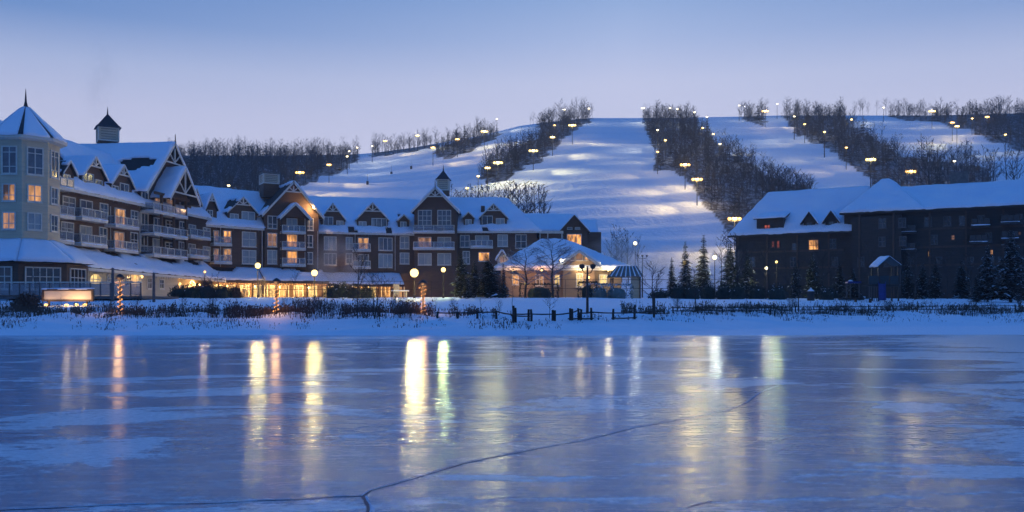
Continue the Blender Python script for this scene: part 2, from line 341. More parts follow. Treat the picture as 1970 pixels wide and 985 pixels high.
# ------------------------------------------------------------------ the frozen lake
m, nt, b = nodes_mat('lake_ice'); M['ice'] = m
N = nt.nodes.new; L = nt.links.new
tc = N('ShaderNodeTexCoord'); sep = N('ShaderNodeSeparateXYZ'); L(tc.outputs['Object'], sep.inputs[0])
def noise(scale, det, stretch, rough=0.55, dist=0.0):
    mp = N('ShaderNodeMapping'); mp.inputs['Scale'].default_value = stretch; L(tc.outputs['Object'], mp.inputs[0])
    n = N('ShaderNodeTexNoise'); n.inputs['Scale'].default_value = scale; n.inputs['Detail'].default_value = det
    n.inputs['Roughness'].default_value = rough; n.inputs['Distortion'].default_value = dist; L(mp.outputs[0], n.inputs['Vector']); return n.outputs['Fac']
def rngm(v, a, b_, c=0.0, d=1.0):
    r = N('ShaderNodeMapRange'); r.inputs['From Min'].default_value = a; r.inputs['From Max'].default_value = b_
    r.inputs['To Min'].default_value = c; r.inputs['To Max'].default_value = d; L(v, r.inputs['Value']); return r.outputs[0]
def math_(op, a, b_, clamp=False):
    r = N('ShaderNodeMath'); r.operation = op; r.use_clamp = clamp
    for k, x in enumerate((a, b_)):
        if isinstance(x, (int, float)): r.inputs[k].default_value = x
        else: L(x, r.inputs[k])
    return r.outputs[0]
patch = noise(0.26, 9, (0.55, 1.15, 1), 0.68, 0.9)             # wind-laid frost in long tongues
right = rngm(math_('SUBTRACT', sep.outputs['X'], math_('MULTIPLY', sep.outputs['Y'], 0.42)), -1.0, 5.0, 0.0, 0.17)
far = rngm(sep.outputs['Y'], 28, 46, 0.0, 0.03)
base_ = math_('ADD', math_('ADD', patch, right), far)
fine = noise(2.4, 9, (0.55, 1.5, 1), 0.74, 0.6)
grain = noise(16, 6, (0.55, 1.0, 1), 0.75, 0.3)
edge = math_('ADD', base_, math_('ADD', math_('MULTIPLY', math_('SUBTRACT', fine, 0.5), 0.22), math_('MULTIPLY', math_('SUBTRACT', grain, 0.5), 0.10)))
frost = rngm(edge, 0.535, 0.575)                              # crusted frost with ragged edges
veil = math_('MULTIPLY', rngm(math_('ADD', fine, math_('MULTIPLY', math_('SUBTRACT', grain, 0.5), 0.5)), 0.49, 0.62), 0.30)     # scattered rime and scratches
speck = math_('MULTIPLY', rngm(noise(42, 2, (0.6, 1.0, 1)), 0.64, 0.70), 0.22)
frost2 = math_('ADD', math_('MAXIMUM', math_('MULTIPLY', frost, rngm(grain, 0.30, 0.60, 0.36, 0.78)), veil), speck, True)
L(rngm(frost2, 0.0, 1.0, 0.55, 0.22), b.inputs['Specular IOR Level'])
mx = N('ShaderNodeMix'); mx.data_type = 'RGBA'; L(frost2, mx.inputs['Factor'])
mx.inputs[6].default_value = (0.055, 0.155, 0.30, 1); mx.inputs[7].default_value = (0.80, 0.90, 0.98, 1); L(mx.outputs[2], b.inputs['Base Color'])
b.inputs['IOR'].default_value = 1.31; b.inputs['Specular Tint'].default_value = (0.60, 0.88, 1.0, 1)
L(math_('ADD', rngm(noise(0.45, 5, (0.4, 1.6, 1)), 0.35, 0.7, 0.08, 0.16), math_('MULTIPLY', frost2, 0.15)), b.inputs['Roughness'])
h = math_('ADD', math_('MULTIPLY', noise(1.1, 4, (0.22, 1.3, 1)), 0.016), math_('MULTIPLY', noise(7, 6, (0.20, 1.2, 1), 0.66), 0.0075))
ridge = math_('MULTIPLY', noise(3.0, 6, (0.22, 1.3, 1), 0.64, 0.9), rngm(sep.outputs['X'], 3, 10, 0.004, 0.018))
bp = N('ShaderNodeBump'); bp.inputs['Strength'].default_value = 0.6; bp.inputs['Distance'].default_value = 1.0
h = math_('ADD', h, math_('MULTIPLY', noise(24, 3, (0.6, 1.0, 1)), 0.0013))
L(math_('ADD', math_('ADD', h, ridge), math_('MULTIPLY', frost2, 0.0022)), bp.inputs['Height']); L(bp.outputs[0], b.inputs['Normal'])
# rime over ice: a blue diffuse body under a cold glossy skin, weaker where frost covers it
dif = N('ShaderNodeBsdfDiffuse'); glo = N('ShaderNodeBsdfGlossy'); mxs = N('ShaderNodeMixShader'); fr = N('ShaderNodeFresnel'); fr.inputs['IOR'].default_value = 1.31
glo.inputs['Color'].default_value = (0.83, 0.94, 1.0, 1); L(mx.outputs[2], dif.inputs['Color'])
for s_ in (dif, glo): L(bp.outputs[0], s_.inputs['Normal'])
L(b.inputs['Roughness'].links[0].from_socket, glo.inputs['Roughness'])
L(math_('MULTIPLY', fr.outputs[0], rngm(frost2, 0.0, 1.0, 0.94, 0.40)), mxs.inputs['Fac']); L(dif.outputs[0], mxs.inputs[1]); L(glo.outputs[0], mxs.inputs[2])
L(mxs.outputs[0], nt.nodes['Material Output'].inputs['Surface'])
mb = MB(); mb.poly([V(-400, -60, 0), V(400, -60, 0), V(400, 80, 0), V(-400, 80, 0)])
lake = mb.build('frozen_lake', 'ice'); tag(lake, 'frozen lake of grey blue ice with frost and reflections', kind='structure')

def on_ice(px, py): D = CAMZ * FPX / (py - HY); return V((px - CX) / FPX * D, D, 0)
M['crack'] = mat('crack_groove', (0.012, 0.03, 0.08), (0.02, 0.045, 0.10), 0.6, 3)
M['ridge'] = mat('pressure_ridge', (0.60, 0.70, 0.84), (0.45, 0.56, 0.74), 0.6, 8, 0.4, 20)
def crack(pts, wid, seed):
    r = random.Random(seed); path = []
    for (a, b_) in zip(pts[:-1], pts[1:]):
        A, B = on_ice(*a), on_ice(*b_); n = max(2, int((B - A).length / 0.3))
        for k in range(n): path.append(A.lerp(B, k / n))
    path.append(on_ice(*pts[-1])); dark, pale = MB(), MB(); off = 0
    q = []
    for k, p in enumerate(path):
        off = off * 0.6 + r.uniform(-0.035, 0.035); q.append(p + V(off * 0.4, off, 0))
    for k in range(len(q) - 1):
        d = (q[k + 1] - q[k]).normalized(); nrm = V(-d.y, d.x, 0)
        w0, w1 = wid * r.uniform(0.6, 1.3), wid * r.uniform(0.6, 1.3)
        z = V(0, 0, 0.004)
        dark.poly([q[k] - nrm * w0 + z, q[k + 1] - nrm * w1 + z, q[k + 1] + nrm * w1 + z, q[k] + nrm * w0 + z])
        rw, rh = wid * r.uniform(1.2, 3.2), wid * r.uniform(0.35, 0.9)
        a0, a1 = q[k] + nrm * wid * 1.1, q[k + 1] + nrm * wid * 1.1
        pale.add([a0 + z * 0.5, a1 + z * 0.5, a1 + nrm * rw * 0.5 + V(0, 0, rh), a0 + nrm * rw * 0.5 + V(0, 0, rh), a1 + nrm * rw + z * 0.5, a0 + nrm * rw + z * 0.5], [[0, 1, 2, 3], [3, 2, 4, 5]])
    dark.build('crack', 'crack', lake); pale.build('crack_ridge', 'ridge', lake)
crack([(-60, 984), (200, 973), (430, 966), (560, 961), (640, 957), (695, 956), (712, 945), (790, 923), (890, 893), (985, 873), (1110, 850), (1230, 822), (1330, 804), (1400, 790), (1440, 774), (1452, 764), (1470, 752), (1500, 742)], 0.0085, 3)
crack([(697, 957), (703, 975), (700, 990)], 0.014, 5)
crack([(1320, 978), (1365, 966), (1372, 962)], 0.006, 8)
crack([(1420, 862), (1470, 855), (1530, 838), (1590, 832), (1700, 822)], 0.004, 10)

# ------------------------------------------------------------------ trees
TRUNK = {}
def bare_tree(seed, h, spread=0.33, nb=12, twigs=6, sub=0, r0=None, clear=0.25, droop=0.0, stems=1, tw=0.035, n=3):
    """tapered trunk(s), limbs, side branches and twigs as thin tapering tubes -> arrays"""
    r = random.Random(seed); vs, fs = [], []; nt_ = [0]
    def seg(path, radii):
        k = len(path); o = len(vs)
        for i in range(k):
            d = (path[min(i + 1, k - 1)] - path[max(i - 1, 0)]).normalized()
            a = d.cross(V(0.3, 0.9, 0.2)).normalized(); c = d.cross(a)
            for j in range(n):
                t = 2 * math.pi * j / n; vs.append(path[i] + (a * math.cos(t) + c * math.sin(t)) * radii[i])
        for i in range(k - 1):
            for j in range(n):
                p, q = o + i * n + j, o + i * n + (j + 1) % n
                fs.append((p, q, q + n)); fs.append((p, q + n, p + n))
    def spike(a, b_, w):
        d = (b_ - a); s_ = d.cross(V(r.uniform(-1, 1), r.uniform(-1, 1), r.uniform(-1, 1))).normalized() * w
        o = len(vs); vs.extend([a - s_, a + s_, b_]); fs.append((o, o + 1, o + 2))
    for st in range(stems):
        rr = (r0 or h * 0.014) * (1 if stems == 1 else 0.7); hh = h * (1 if st == 0 else r.uniform(0.65, 0.95))
        lean = V(r.uniform(-1, 1), r.uniform(-1, 1), 0) * (0.03 if stems == 1 else 0.25)
        base = V(0, 0, -0.15) if stems == 1 else V(r.uniform(-.15, .15), r.uniform(-.15, .15), -0.15)
        tr = [base]
        for i in range(1, 6): tr.append(base + V(0, 0, hh * i / 5) + lean * hh * i / 5 + V(r.uniform(-1, 1), r.uniform(-1, 1), 0) * hh * 0.018)
        f0 = len(fs); seg(tr, [rr, rr * .85, rr * .68, rr * .5, rr * .3, rr * .08]); TRUNK.setdefault(seed, []).append((f0, len(fs)))
        for k in range(nb):
            t = clear + (1 - clear) * (k + r.random()) / nb * 0.97; x = t * 5; i = min(4, int(x)); p = tr[i].lerp(tr[i + 1], x - i)
            az = r.uniform(0, 6.283); el = r.uniform(0.45, 1.0) - droop
            ln = hh * spread * (1.15 - 0.75 * abs(t - 0.45) / 0.55) * r.uniform(0.7, 1.1)
            d = V(math.cos(az) * math.cos(el), math.sin(az) * math.cos(el), math.sin(el))
            mid = p + d * ln * 0.55 + V(0, 0, ln * 0.02); end = p + d * ln + V(0, 0, ln * (0.14 - droop * 0.5))
            br = rr * (1 - t) * 0.55 + rr * 0.07
            seg([p, mid, end], [br, br * .6, br * .15])
            for q in range(twigs):
                s_ = 0.25 + 0.75 * (q + r.random()) / twigs; a = p.lerp(mid, s_ * 2) if s_ < .5 else mid.lerp(end, s_ * 2 - 1)
                td = (d + V(r.uniform(-1, 1), r.uniform(-1, 1), r.uniform(-.3, .9) - droop) * 0.95).normalized(); tl = ln * r.uniform(0.22, 0.5)
                e = a + td * tl; spike(a, e, tw)
                for w in range(sub):
                    a2 = a.lerp(e, r.uniform(0.25, 0.95)); spike(a2, a2 + (td + V(r.uniform(-1, 1), r.uniform(-1, 1), r.uniform(-.5, .8) - droop)).normalized() * tl * r.uniform(.3, .6), tw * 0.6)
    return np.array([tuple(v) for v in vs]), np.array(fs), None
def spruce(seed, h, w, snow=0.12, layers=None):
    """trunk and whorls of drooping boughs, every bough a fan of needle sprays; some carry snow"""
    r = random.Random(seed); vs, fs, mi = [], [], []
    n = 5
    for k in range(2):
        for j in range(n):
            t = 6.283 * j / n; q = h * 0.016 * (1 - k * 0.9); vs.append(V(math.cos(t) * q, math.sin(t) * q, -0.2 + k * h))
    for j in range(n): fs += [(j, (j + 1) % n, n + (j + 1) % n), (j, n + (j + 1) % n, n + j)]; mi += [0, 0]
    layers = layers or int(h * 3.2) + 4
    for k in range(layers):
        t = (k + 0.5) / layers; z = h * (0.07 + 0.92 * t); R = w * (1 - t) ** 0.85 * r.uniform(0.62, 1.18) + 0.06
        nbr = 9 if t < 0.8 else 6; ph = r.uniform(0, 6.28)
        for j in range(nbr):
            az = ph + 6.283 * j / nbr + r.uniform(-.3, .3); ln = R * r.uniform(0.5, 1.2) * (1 + 0.22 * math.sin(az + seed))
            if r.random() < 0.10: continue
            d = V(math.cos(az), math.sin(az), 0); sd = V(-d.y, d.x, 0)
            dz = -ln * r.uniform(0.12, 0.42) if t < 0.85 else ln * 0.3
            tip = V(0, 0, z) + d * ln + V(0, 0, dz)
            for q in range(7):
                s_ = 0.18 + 0.82 * q / 6; a = V(0, 0, z).lerp(tip, s_) + V(0, 0, ln * 0.06 * math.sin(s_ * 3.1)); wd = ln * 0.46 * (1.15 - s_) + 0.10
                for sg in (-1, 1):
                    e = a + sd * sg * wd * r.uniform(.7, 1.2) + d * wd * 0.7 + V(0, 0, -wd * r.uniform(0.1, 0.6)); c = a + d * wd * r.uniform(.3, .7) + V(0, 0, -wd * r.uniform(0, .2))
                    o = len(vs); vs.extend([a, c, e]); fs.append((o, o + 1, o + 2)); mi.append(2 if r.random() < snow else 1)
                o = len(vs); vs.extend([a - sd * 0.04, a + sd * 0.04, a + V(0, 0, -wd * 0.8) + d * 0.1]); fs.append((o, o + 1, o + 2)); mi.append(1)
    return np.array([tuple(v) for v in vs]), np.array(fs), np.array(mi)

def scatter(name, templates, places, mats, kind='stuff', label=None, cat=None):
    """many far trees that read as one mass: joined into one mesh"""
    V_, F_, I_ = [], [], []; o = 0; r = random.Random(len(places))
    for (x, y, z, s_, rot) in places:
        v, f, mi = templates[r.randrange(len(templates))]
        c, sn = math.cos(rot), math.sin(rot); q = np.empty_like(v); wv = s_ * r.uniform(0.85, 1.2)
        q[:, 0] = (v[:, 0] * c - v[:, 1] * sn) * wv + x; q[:, 1] = (v[:, 0] * sn + v[:, 1] * c) * wv + y; q[:, 2] = v[:, 2] * s_ + z
        V_.append(q); F_.append(f + o); o += len(v); I_.append(mi if mi is not None else np.zeros(len(f), int))
    ob = np_mesh(name, np.concatenate(V_), np.concatenate(F_), mats, mi=np.concatenate(I_))
    return tag(ob, label, cat, kind=kind)

far_t = [bare_tree(100 + k, 10, 0.30, 13, 6, 0, 0.15, 0.22, tw=0.075) for k in range(7)] + [bare_tree(120 + k, 7, 0.42, 11, 7, 0, 0.10, 0.12, tw=0.08) for k in range(3)]
spr_far = [spruce(150 + k, 10, 2.2, 0.0, 7) for k in range(2)]
for t in spr_far: t[2][:] = 0
WN = {'left': ('dark bare wood covering the low hill left of the ski runs', 0.060), 'crest_left': ('thin strip of bare trees along the crest above the left ski run', 0.045),
      'upper_left': ('bare wood strip high on the left ski run below the crest', 0.07), 'middle_left': ('bare wood strip between the left run and the wide middle run', 0.075),
      'middle': ('broad dark bare wood right of the wide middle ski run', 0.070), 'crest_right': ('clump of bare trees on the crest above the narrow right run', 0.08),
      'right': ('dark bare wood right of the narrow right ski run', 0.065), 'far_right': ('dark bare wood on the crest at the far right', 0.05)}
R2 = np.random.RandomState(5)
for key, poly in WOODS.items():
    lab, dens = WN[key]
    x0 = max(-60, min(p[0] for p in poly)); x1 = min(2030, max(p[0] for p in poly))
    n = int((x1 - x0) / FPX * (DT * DT - 230 * 230) / 2 * dens * 1.0)
    px = R2.uniform(x0, x1, n); D = np.sqrt(R2.uniform(230 ** 2, (DT + 14) ** 2, n))
    py = HY - (hill_base(px, D) - CAMZ) / D * FPX
    ok = inpoly(px + R2.uniform(-4, 4, n), py + R2.uniform(-2, 2, n), poly)
    px, D = px[ok], D[ok]; z = hill_z(px, D) - 0.2
    if key == 'left':           # only the trees in front rows and on the crest can be seen: thin the hidden middle
        keep = (px > 320); px, D, z = px[keep], D[keep], z[keep]
    pl = [((a - CX) / FPX * d, d, zz, (R2.uniform(0.45, 1.0) if R2.rand() < .8 else R2.uniform(1.0, 1.35)) * (0.85 if d < 380 else 1.0), R2.uniform(0, 6.28)) for a, d, zz in zip(px, D, z)]
    scatter('bare_wood', far_t * 3 + spr_far, pl, ['farbark'], label=lab, cat='wood')
    print(key, len(pl))
# ------------------------------------------------------------------ building kit
class Facade:
    """a vertical wall plane through two ground points; u runs left to right as seen from the lake, n points out"""
    def __init__(s, p0, p1):
        s.p = V(*p0, 0); d = V(p1[0] - p0[0], p1[1] - p0[1], 0); s.len = d.length; s.u = d.normalized(); s.n = V(s.u.y, -s.u.x, 0)
    def pt(s, u, out, z): return s.p + s.u * u + s.n * out + V(0, 0, z)
    def uz(s, px, py, out=0.0):
        d = ray(px, py); o = V(0, 0, CAMZ); q = s.p + s.n * out
        t = (q - o).dot(s.n) / d.dot(s.n); h = o + d * t
        return (h - s.p).dot(s.u), h.z
    def box(s, mb, u0, u1, o0, o1, z0, z1, m=0):
        mb.box(s.pt((u0 + u1) / 2, (o0 + o1) / 2, (z0 + z1) / 2), s.u * ((u1 - u0) / 2), s.n * ((o1 - o0) / 2), V(0, 0, (z1 - z0) / 2), m)

def snow_sheet(c00, c10, c11, c01, thick, name='roof_snow', parent=None, res=0.55, holes=(), seed=1, lip=True):
    """lumpy snow lying on a planar four-cornered roof face; holes: (s, t, rs, rt) bare ellipses"""
    c00, c10, c11, c01 = map(Vector, (c00, c10, c11, c01))
    nrm = (c10 - c00).cross(c01 - c00).normalized()
    if nrm.z < 0: nrm = -nrm
    nu = max(2, min(70, int(max((c10 - c00).length, (c11 - c01).length) / res))); nv = max(2, min(40, int((c01 - c00).length / res)))
    mb = MB(); idx = {}
    def H(i, j):
        s_, t = i / nu, j / nv; p = c00.lerp(c10, s_).lerp(c01.lerp(c11, s_), t)
        if j == 0: p = p + (c00 - c01).normalized() * (nz(p.x * 0.8, p.y * 0.8, seed * 1.7) * 0.16 + nz(p.x * 2.3, p.y * 2.3, seed) * 0.08)
        k = nz(p.x * 0.55, p.y * 0.55, p.z * 0.55 + seed) * 0.65 + nz(p.x * 1.7, p.y * 1.7, p.z * 1.7 + seed) * 0.30
        e = min(i, nu - i, 1) * 0.25 + 0.75; e *= (0.7 + 0.3 * min(j, nv - j, 1))
        return p, max(0.03, thick * (0.85 + k) * e)
    def bare(i, j):
        s_, t = i / nu, j / nv
        for (a, b_, ra, rb) in holes:
            w = nz(s_ * 14, t * 9, seed) * 0.5 + nz(s_ * 40, t * 22, seed) * 0.25
            if ((s_ - a) / ra) ** 2 + ((t - b_) / rb) ** 2 < 1 + w: return True
        return False
    top, low = {}, {}
    for j in range(nv + 1):
        for i in range(nu + 1):
            p, hh = H(i, j); top[i, j] = len(mb.v); mb.v.append(tuple(p + nrm * (hh + 0.02))); low[i, j] = len(mb.v); mb.v.append(tuple(p + nrm * 0.015 - (V(0, 0, 0.06) if (j == 0 and lip) else V(0, 0, 0))))
    cells = {(i, j) for i in range(nu) for j in range(nv) if not bare(i + .5, j + .5)}
    flip = (c10 - c00).cross(c01 - c00).z < 0
    def face(q): mb.f.append(q[::-1] if flip else q); mb.m.append(0)
    for (i, j) in cells:
        face([top[i, j], top[i + 1, j], top[i + 1, j + 1], top[i, j + 1]])
        for (di, dj, a, b_) in ((0, -1, (i, j), (i + 1, j)), (1, 0, (i + 1, j), (i + 1, j + 1)), (0, 1, (i + 1, j + 1), (i, j + 1)), (-1, 0, (i, j + 1), (i, j))):
            if (i + di, j + dj) not in cells: face([low[a], low[b_], top[b_], top[a]])
    return mb.build(name, 'roof_snow', parent, smooth=True)

def slab(mb, a, b, c, d, th, m=0):      # a roof plane with thickness below it
    a, b, c, d = map(Vector, (a, b, c, d)); n = (b - a).cross(d - a).normalized()
    if n.z < 0: n = -n
    mb.hexa([a - n * th, b - n * th, c - n * th, d - n * th], [a, b, c, d], m)

def ridge_roof(F, u0, u1, eave, ridge, back, parent, over=0.7, hipl=0, hipr=0, thick=0.30, holes=(), seed=1, fascia='trim', backslope=True, name='roof'):
    """roof with its ridge parallel to the facade, snow on it, a fascia board at the eave"""
    A, B = F.pt(u0, over, eave), F.pt(u1, over, eave); C, D = F.pt(u1 - hipr, -back, ridge), F.pt(u0 + hipl, -back, ridge)
    mb = MB(); slab(mb, A, B, C, D, 0.25)
    E_, G = F.pt(u0, -2 * back - over, eave), F.pt(u1, -2 * back - over, eave)
    if backslope: slab(mb, G, E_, D, C, 0.25)
    if hipr: slab(mb, B, G, C + F.n * 0.01, C, 0.25)
    if hipl: slab(mb, E_, A, D, D - F.n * 0.01, 0.25)
    r = mb.build(name, 'shingle', parent)
    snow_sheet(A, B, C, D, thick, parent=r, holes=holes, seed=seed)
    if hipr: snow_sheet(B, G, C - F.n * 0.05, C, thick, parent=r, seed=seed + 3)
    fb = MB(); F.box(fb, u0, u1, over - 0.02, over + 0.05, eave - 0.38, eave - 0.03); fb.build('fascia', fascia, r)
    return r

def gable_roof(F, peak, fl, fr, parent, over=0.7, length=8.0, side=0.5, thick=0.28, truss=True, trim='trim', seed=1, holes_l=(), holes_r=(), name='gable_roof', finial=0.0, bw=0.24, tie=0.55):
    """peak, fl, fr are (u, z); ridge runs straight back from the facade"""
    up, zp = peak; r_ = None; mb = MB(); bb = MB()
    for (uf, zf, hol, sg) in ((fl[0], fl[1], holes_l, -1), (fr[0], fr[1], holes_r, 1)):
        k = (zp - zf) / abs(up - uf); ue, ze = uf + sg * side, zf - k * side
        a, b = F.pt(ue, over, ze), F.pt(up, over, zp); c, d = F.pt(up, -length, zp), F.pt(ue, -length, ze)
        slab(mb, a, b, c, d, 0.2)
        bd = V(0, 0, -bw * 1.35)                                            # barge board
        bb.hexa([a + bd + F.n * .02, b + bd + F.n * .02, b + F.n * .02 + V(0, 0, -0.02), a + F.n * .02 + V(0, 0, -0.02)], [a + bd + F.n * .10, b + bd + F.n * .10, b + F.n * .10 + V(0, 0, -0.02), a + F.n * .10 + V(0, 0, -0.02)])
    roof = mb.build(name, 'shingle', parent)
    for (uf, zf, hol, sg) in ((fl[0], fl[1], holes_l, -1), (fr[0], fr[1], holes_r, 1)):
        k = (zp - zf) / abs(up - uf); ue, ze = uf + sg * side, zf - k * side
        snow_sheet(F.pt(ue, over + 0.08, ze), F.pt(ue, -length, ze), F.pt(up, -length, zp), F.pt(up, over + 0.08, zp), thick, parent=roof, seed=seed + sg, holes=hol, res=0.4)
    bb.build('barge_board', trim, roof)
    if truss:                                                               # king post, tie and two struts
        t = MB(); zl = max(fl[1], fr[1]); zt = lerp(zl, zp, 1 - tie); w = 0.10
        kl, kr = (up - fl[0]) * (zp - zt) / (zp - fl[1]), (fr[0] - up) * (zp - zt) / (zp - fr[1]); o0, o1 = over - 0.12, over + 0.03
        F.box(t, up - kl, up + kr, o0, o1, zt - w, zt + w); F.box(t, up - w, up + w, o0 - .01, o1 + .01, zt + w, zp - 0.3)
        for sg, kk in ((-1, kl), (1, kr)):
            a = F.pt(up, (o0 + o1) / 2, zt + w); b = F.pt(up + sg * kk * 0.52, (o0 + o1) / 2, lerp(zt, zp, 0.44))
            d = (b - a).normalized(); s_ = d.cross(F.n)
            t.box((a + b) / 2, (b - a) / 2, F.n * 0.06, s_ * w * 0.8)
        t.build('truss', trim, roof)
    if finial:
        t = MB(); p = F.pt(up, over + 0.05, zp - 0.9); t.tube([p, p + V(0, 0, 0.9 + finial)], [0.13, 0.05], 4); t.build('finial', 'timber', roof)
    return roof

def window(F, b, kind, parent, out=0.0, cols=2, rows=2, trim='trim', fw=0.13, split=None):
    """b = (px0, py0, px1, py1) as seen from the lake: a framed window standing in the wall plane"""
    pm, qm = (b[0] + b[2]) / 2, (b[1] + b[3]) / 2
    u0, _ = F.uz(b[0], qm, out); u1, _ = F.uz(b[2], qm, out); z0 = F.uz(pm, b[3], out)[1]; z1 = F.uz(pm, b[1], out)[1]
    return window_uz(F, u0, u1, z0, z1, kind, parent, out, cols, rows, trim, fw, split)
WR = random.Random(12); VARY = {'pane_blue': ('pane_dark', 'pane_dim', 'pane_pale'), 'pane_pale': ('pane_blue', 'pane_dim'), 'lit': ('lit_yellow', 'lit_half'), 'lit_soft': ('lit_half',), 'pane_black': ('pane_blue', 'pane_dark')}
M['pane_dim'] = mat('half_curtained_glass', (0.04, 0.05, 0.06), (0.36, 0.38, 0.36), .15, .9, spec=.8, stretch=(1, 1, .25))
M['lit_half'] = emit('half_curtained_lit_room', (1.0, .46, .16), .55, .95, 1.1)
def window_uz(F, u0, u1, z0, z1, kind, parent, out=0.0, cols=2, rows=2, trim='trim', fw=0.13, split=None):
    if kind in VARY and WR.random() < .3: kind = WR.choice(VARY[kind])
    mb = MB(); o0, o1 = out - 0.05, out + 0.12
    F.box(mb, u0, u0 + fw, o0, o1, z0, z1); F.box(mb, u1 - fw, u1, o0, o1, z0, z1)
    F.box(mb, u0 + fw, u1 - fw, o0, o1, z1 - fw, z1); F.box(mb, u0 + fw, u1 - fw, o0, o1, z0, z0 + fw)
    F.box(mb, u0 - 0.06, u1 + 0.06, o0, o1 + 0.05, z0 - 0.09, z0)
    for i in range(1, cols):
        u = lerp(u0 + fw, u1 - fw, i / cols); F.box(mb, u - .045, u + .045, o0, o1 - .03, z0 + fw, z1 - fw)
    zs = [lerp(z0 + fw, z1 - fw, j / rows) for j in range(1, rows)] if split is None else [lerp(z0 + fw, z1 - fw, q) for q in split]
    for z in zs:
        for i in range(cols):
            a, b_ = lerp(u0 + fw, u1 - fw, i / cols) + (.045 if i else 0), lerp(u0 + fw, u1 - fw, (i + 1) / cols) - (.045 if i < cols - 1 else 0)
            F.box(mb, a, b_, o0, o1 - .04, z - .04, z + .04)
    w = mb.build('window', trim, parent)
    p = MB(); p.poly([F.pt(u0 + fw * .8, out + 0.035, z0 + fw * .8), F.pt(u1 - fw * .8, out + 0.035, z0 + fw * .8), F.pt(u1 - fw * .8, out + 0.035, z1 - fw * .8), F.pt(u0 + fw * .8, out + 0.035, z1 - fw * .8)])
    p.build('pane', kind, w)
    return w

def balcony(F, px0, px1, py, parent, depth=1.5, posts=3, rail_h=1.05, th=0.32, trim='trim', panel='glassrail', at_out=None, snow=True):
    """slab with snow on it, posts, rails and glass panels; px0..px1, py: the front edge of the slab's top"""
    o = depth if at_out is None else at_out
    u0 = F.uz(px0, py, o)[0]; u1 = F.uz(px1, py, o)[0]; z = F.uz((px0 + px1) / 2, py, o)[1]
    mb = MB(); F.box(mb, u0, u1, 0.003, depth, z - th, z); F.box(mb, u0 - .04, u1 + .04, depth, depth + 0.05, z - th - .04, z + 0.02)
    bal = mb.build('balcony', trim, parent)
    if snow:
        snow_sheet(F.pt(u0, depth + .03, z), F.pt(u1, depth + .03, z), F.pt(u1, 0.2, z), F.pt(u0, 0.2, z), 0.13, 'balcony_snow', bal, seed=int(px0))
    r = MB(); n = posts
    for i in range(n + 1):
        u = lerp(u0 + .05, u1 - .05, i / n); F.box(r, u - .05, u + .05, depth - .11, depth - .01, z, z + rail_h)
    F.box(r, u0, u1, depth - .12, depth, z + rail_h, z + rail_h + .08)
    F.box(r, u0 + .1, u1 - .1, depth - .09, depth - .03, z + .16, z + .22)
    for u in (u0 + .05, u1 - .05):
        F.box(r, u - .04, u + .04, .05, depth - .12, z + rail_h + .003, z + rail_h + .075)
    r.build('railing', trim, bal)
    for i in range(n):
        a, b = lerp(u0 + .05, u1 - .05, i / n) + .06, lerp(u0 + .05, u1 - .05, (i + 1) / n) - .06
        g = MB(); F.box(g, a, b, depth - .075, depth - .05, z + .24, z + rail_h - .03); g.build('glass_panel', panel, bal)
    for u in (u0 + .05, u1 - .05):
        g = MB(); F.box(g, u - .012, u + .012, .08, depth - .13, z + .24, z + rail_h - .03); g.build('glass_panel', panel, bal)
    return bal

def dormer(F, peak, fl, fr, base_py, wins, parent, setback=0.5, length=7.0, wall='siding', trim='trim', truss=True, side=0.3, seed=1, thick=0.2, over=0.35, holes_l=(), holes_r=(), tie=0.55):
    o = -setback; up, zp = F.uz(*peak, o); ul, zl = F.uz(*fl, o); ur, zr = F.uz(*fr, o); zb = F.uz((fl[0] + fr[0]) / 2, base_py, o)[1]
    zf = (zl + zr) / 2; up = (ul + ur) / 2 if abs(up - (ul + ur) / 2) < 1.2 else up
    mb = MB(); mb.prism([F.pt(ul, o, zb - .6), F.pt(ur, o, zb - .6), F.pt(ur, o, zf), F.pt(up, o, zp - .05), F.pt(ul, o, zf)], -F.n * length)
    d = mb.build('dormer', wall, parent)
    G = Facade((0, 0), (1, 0)); G.p = F.p + F.n * o; G.u = F.u; G.n = F.n
    gable_roof(G, (up, zp + .15), (ul, zf + .15), (ur, zf + .15), d, over=over, length=length, side=side, thick=thick, truss=truss, trim=trim, seed=seed, bw=0.17, name='dormer_roof', holes_l=holes_l, holes_r=holes_r, tie=tie)
    for (b, kind, cols, rows) in wins:
        window(F, b, kind, d, out=o, cols=cols, rows=rows, trim=trim, fw=0.11)
    return d

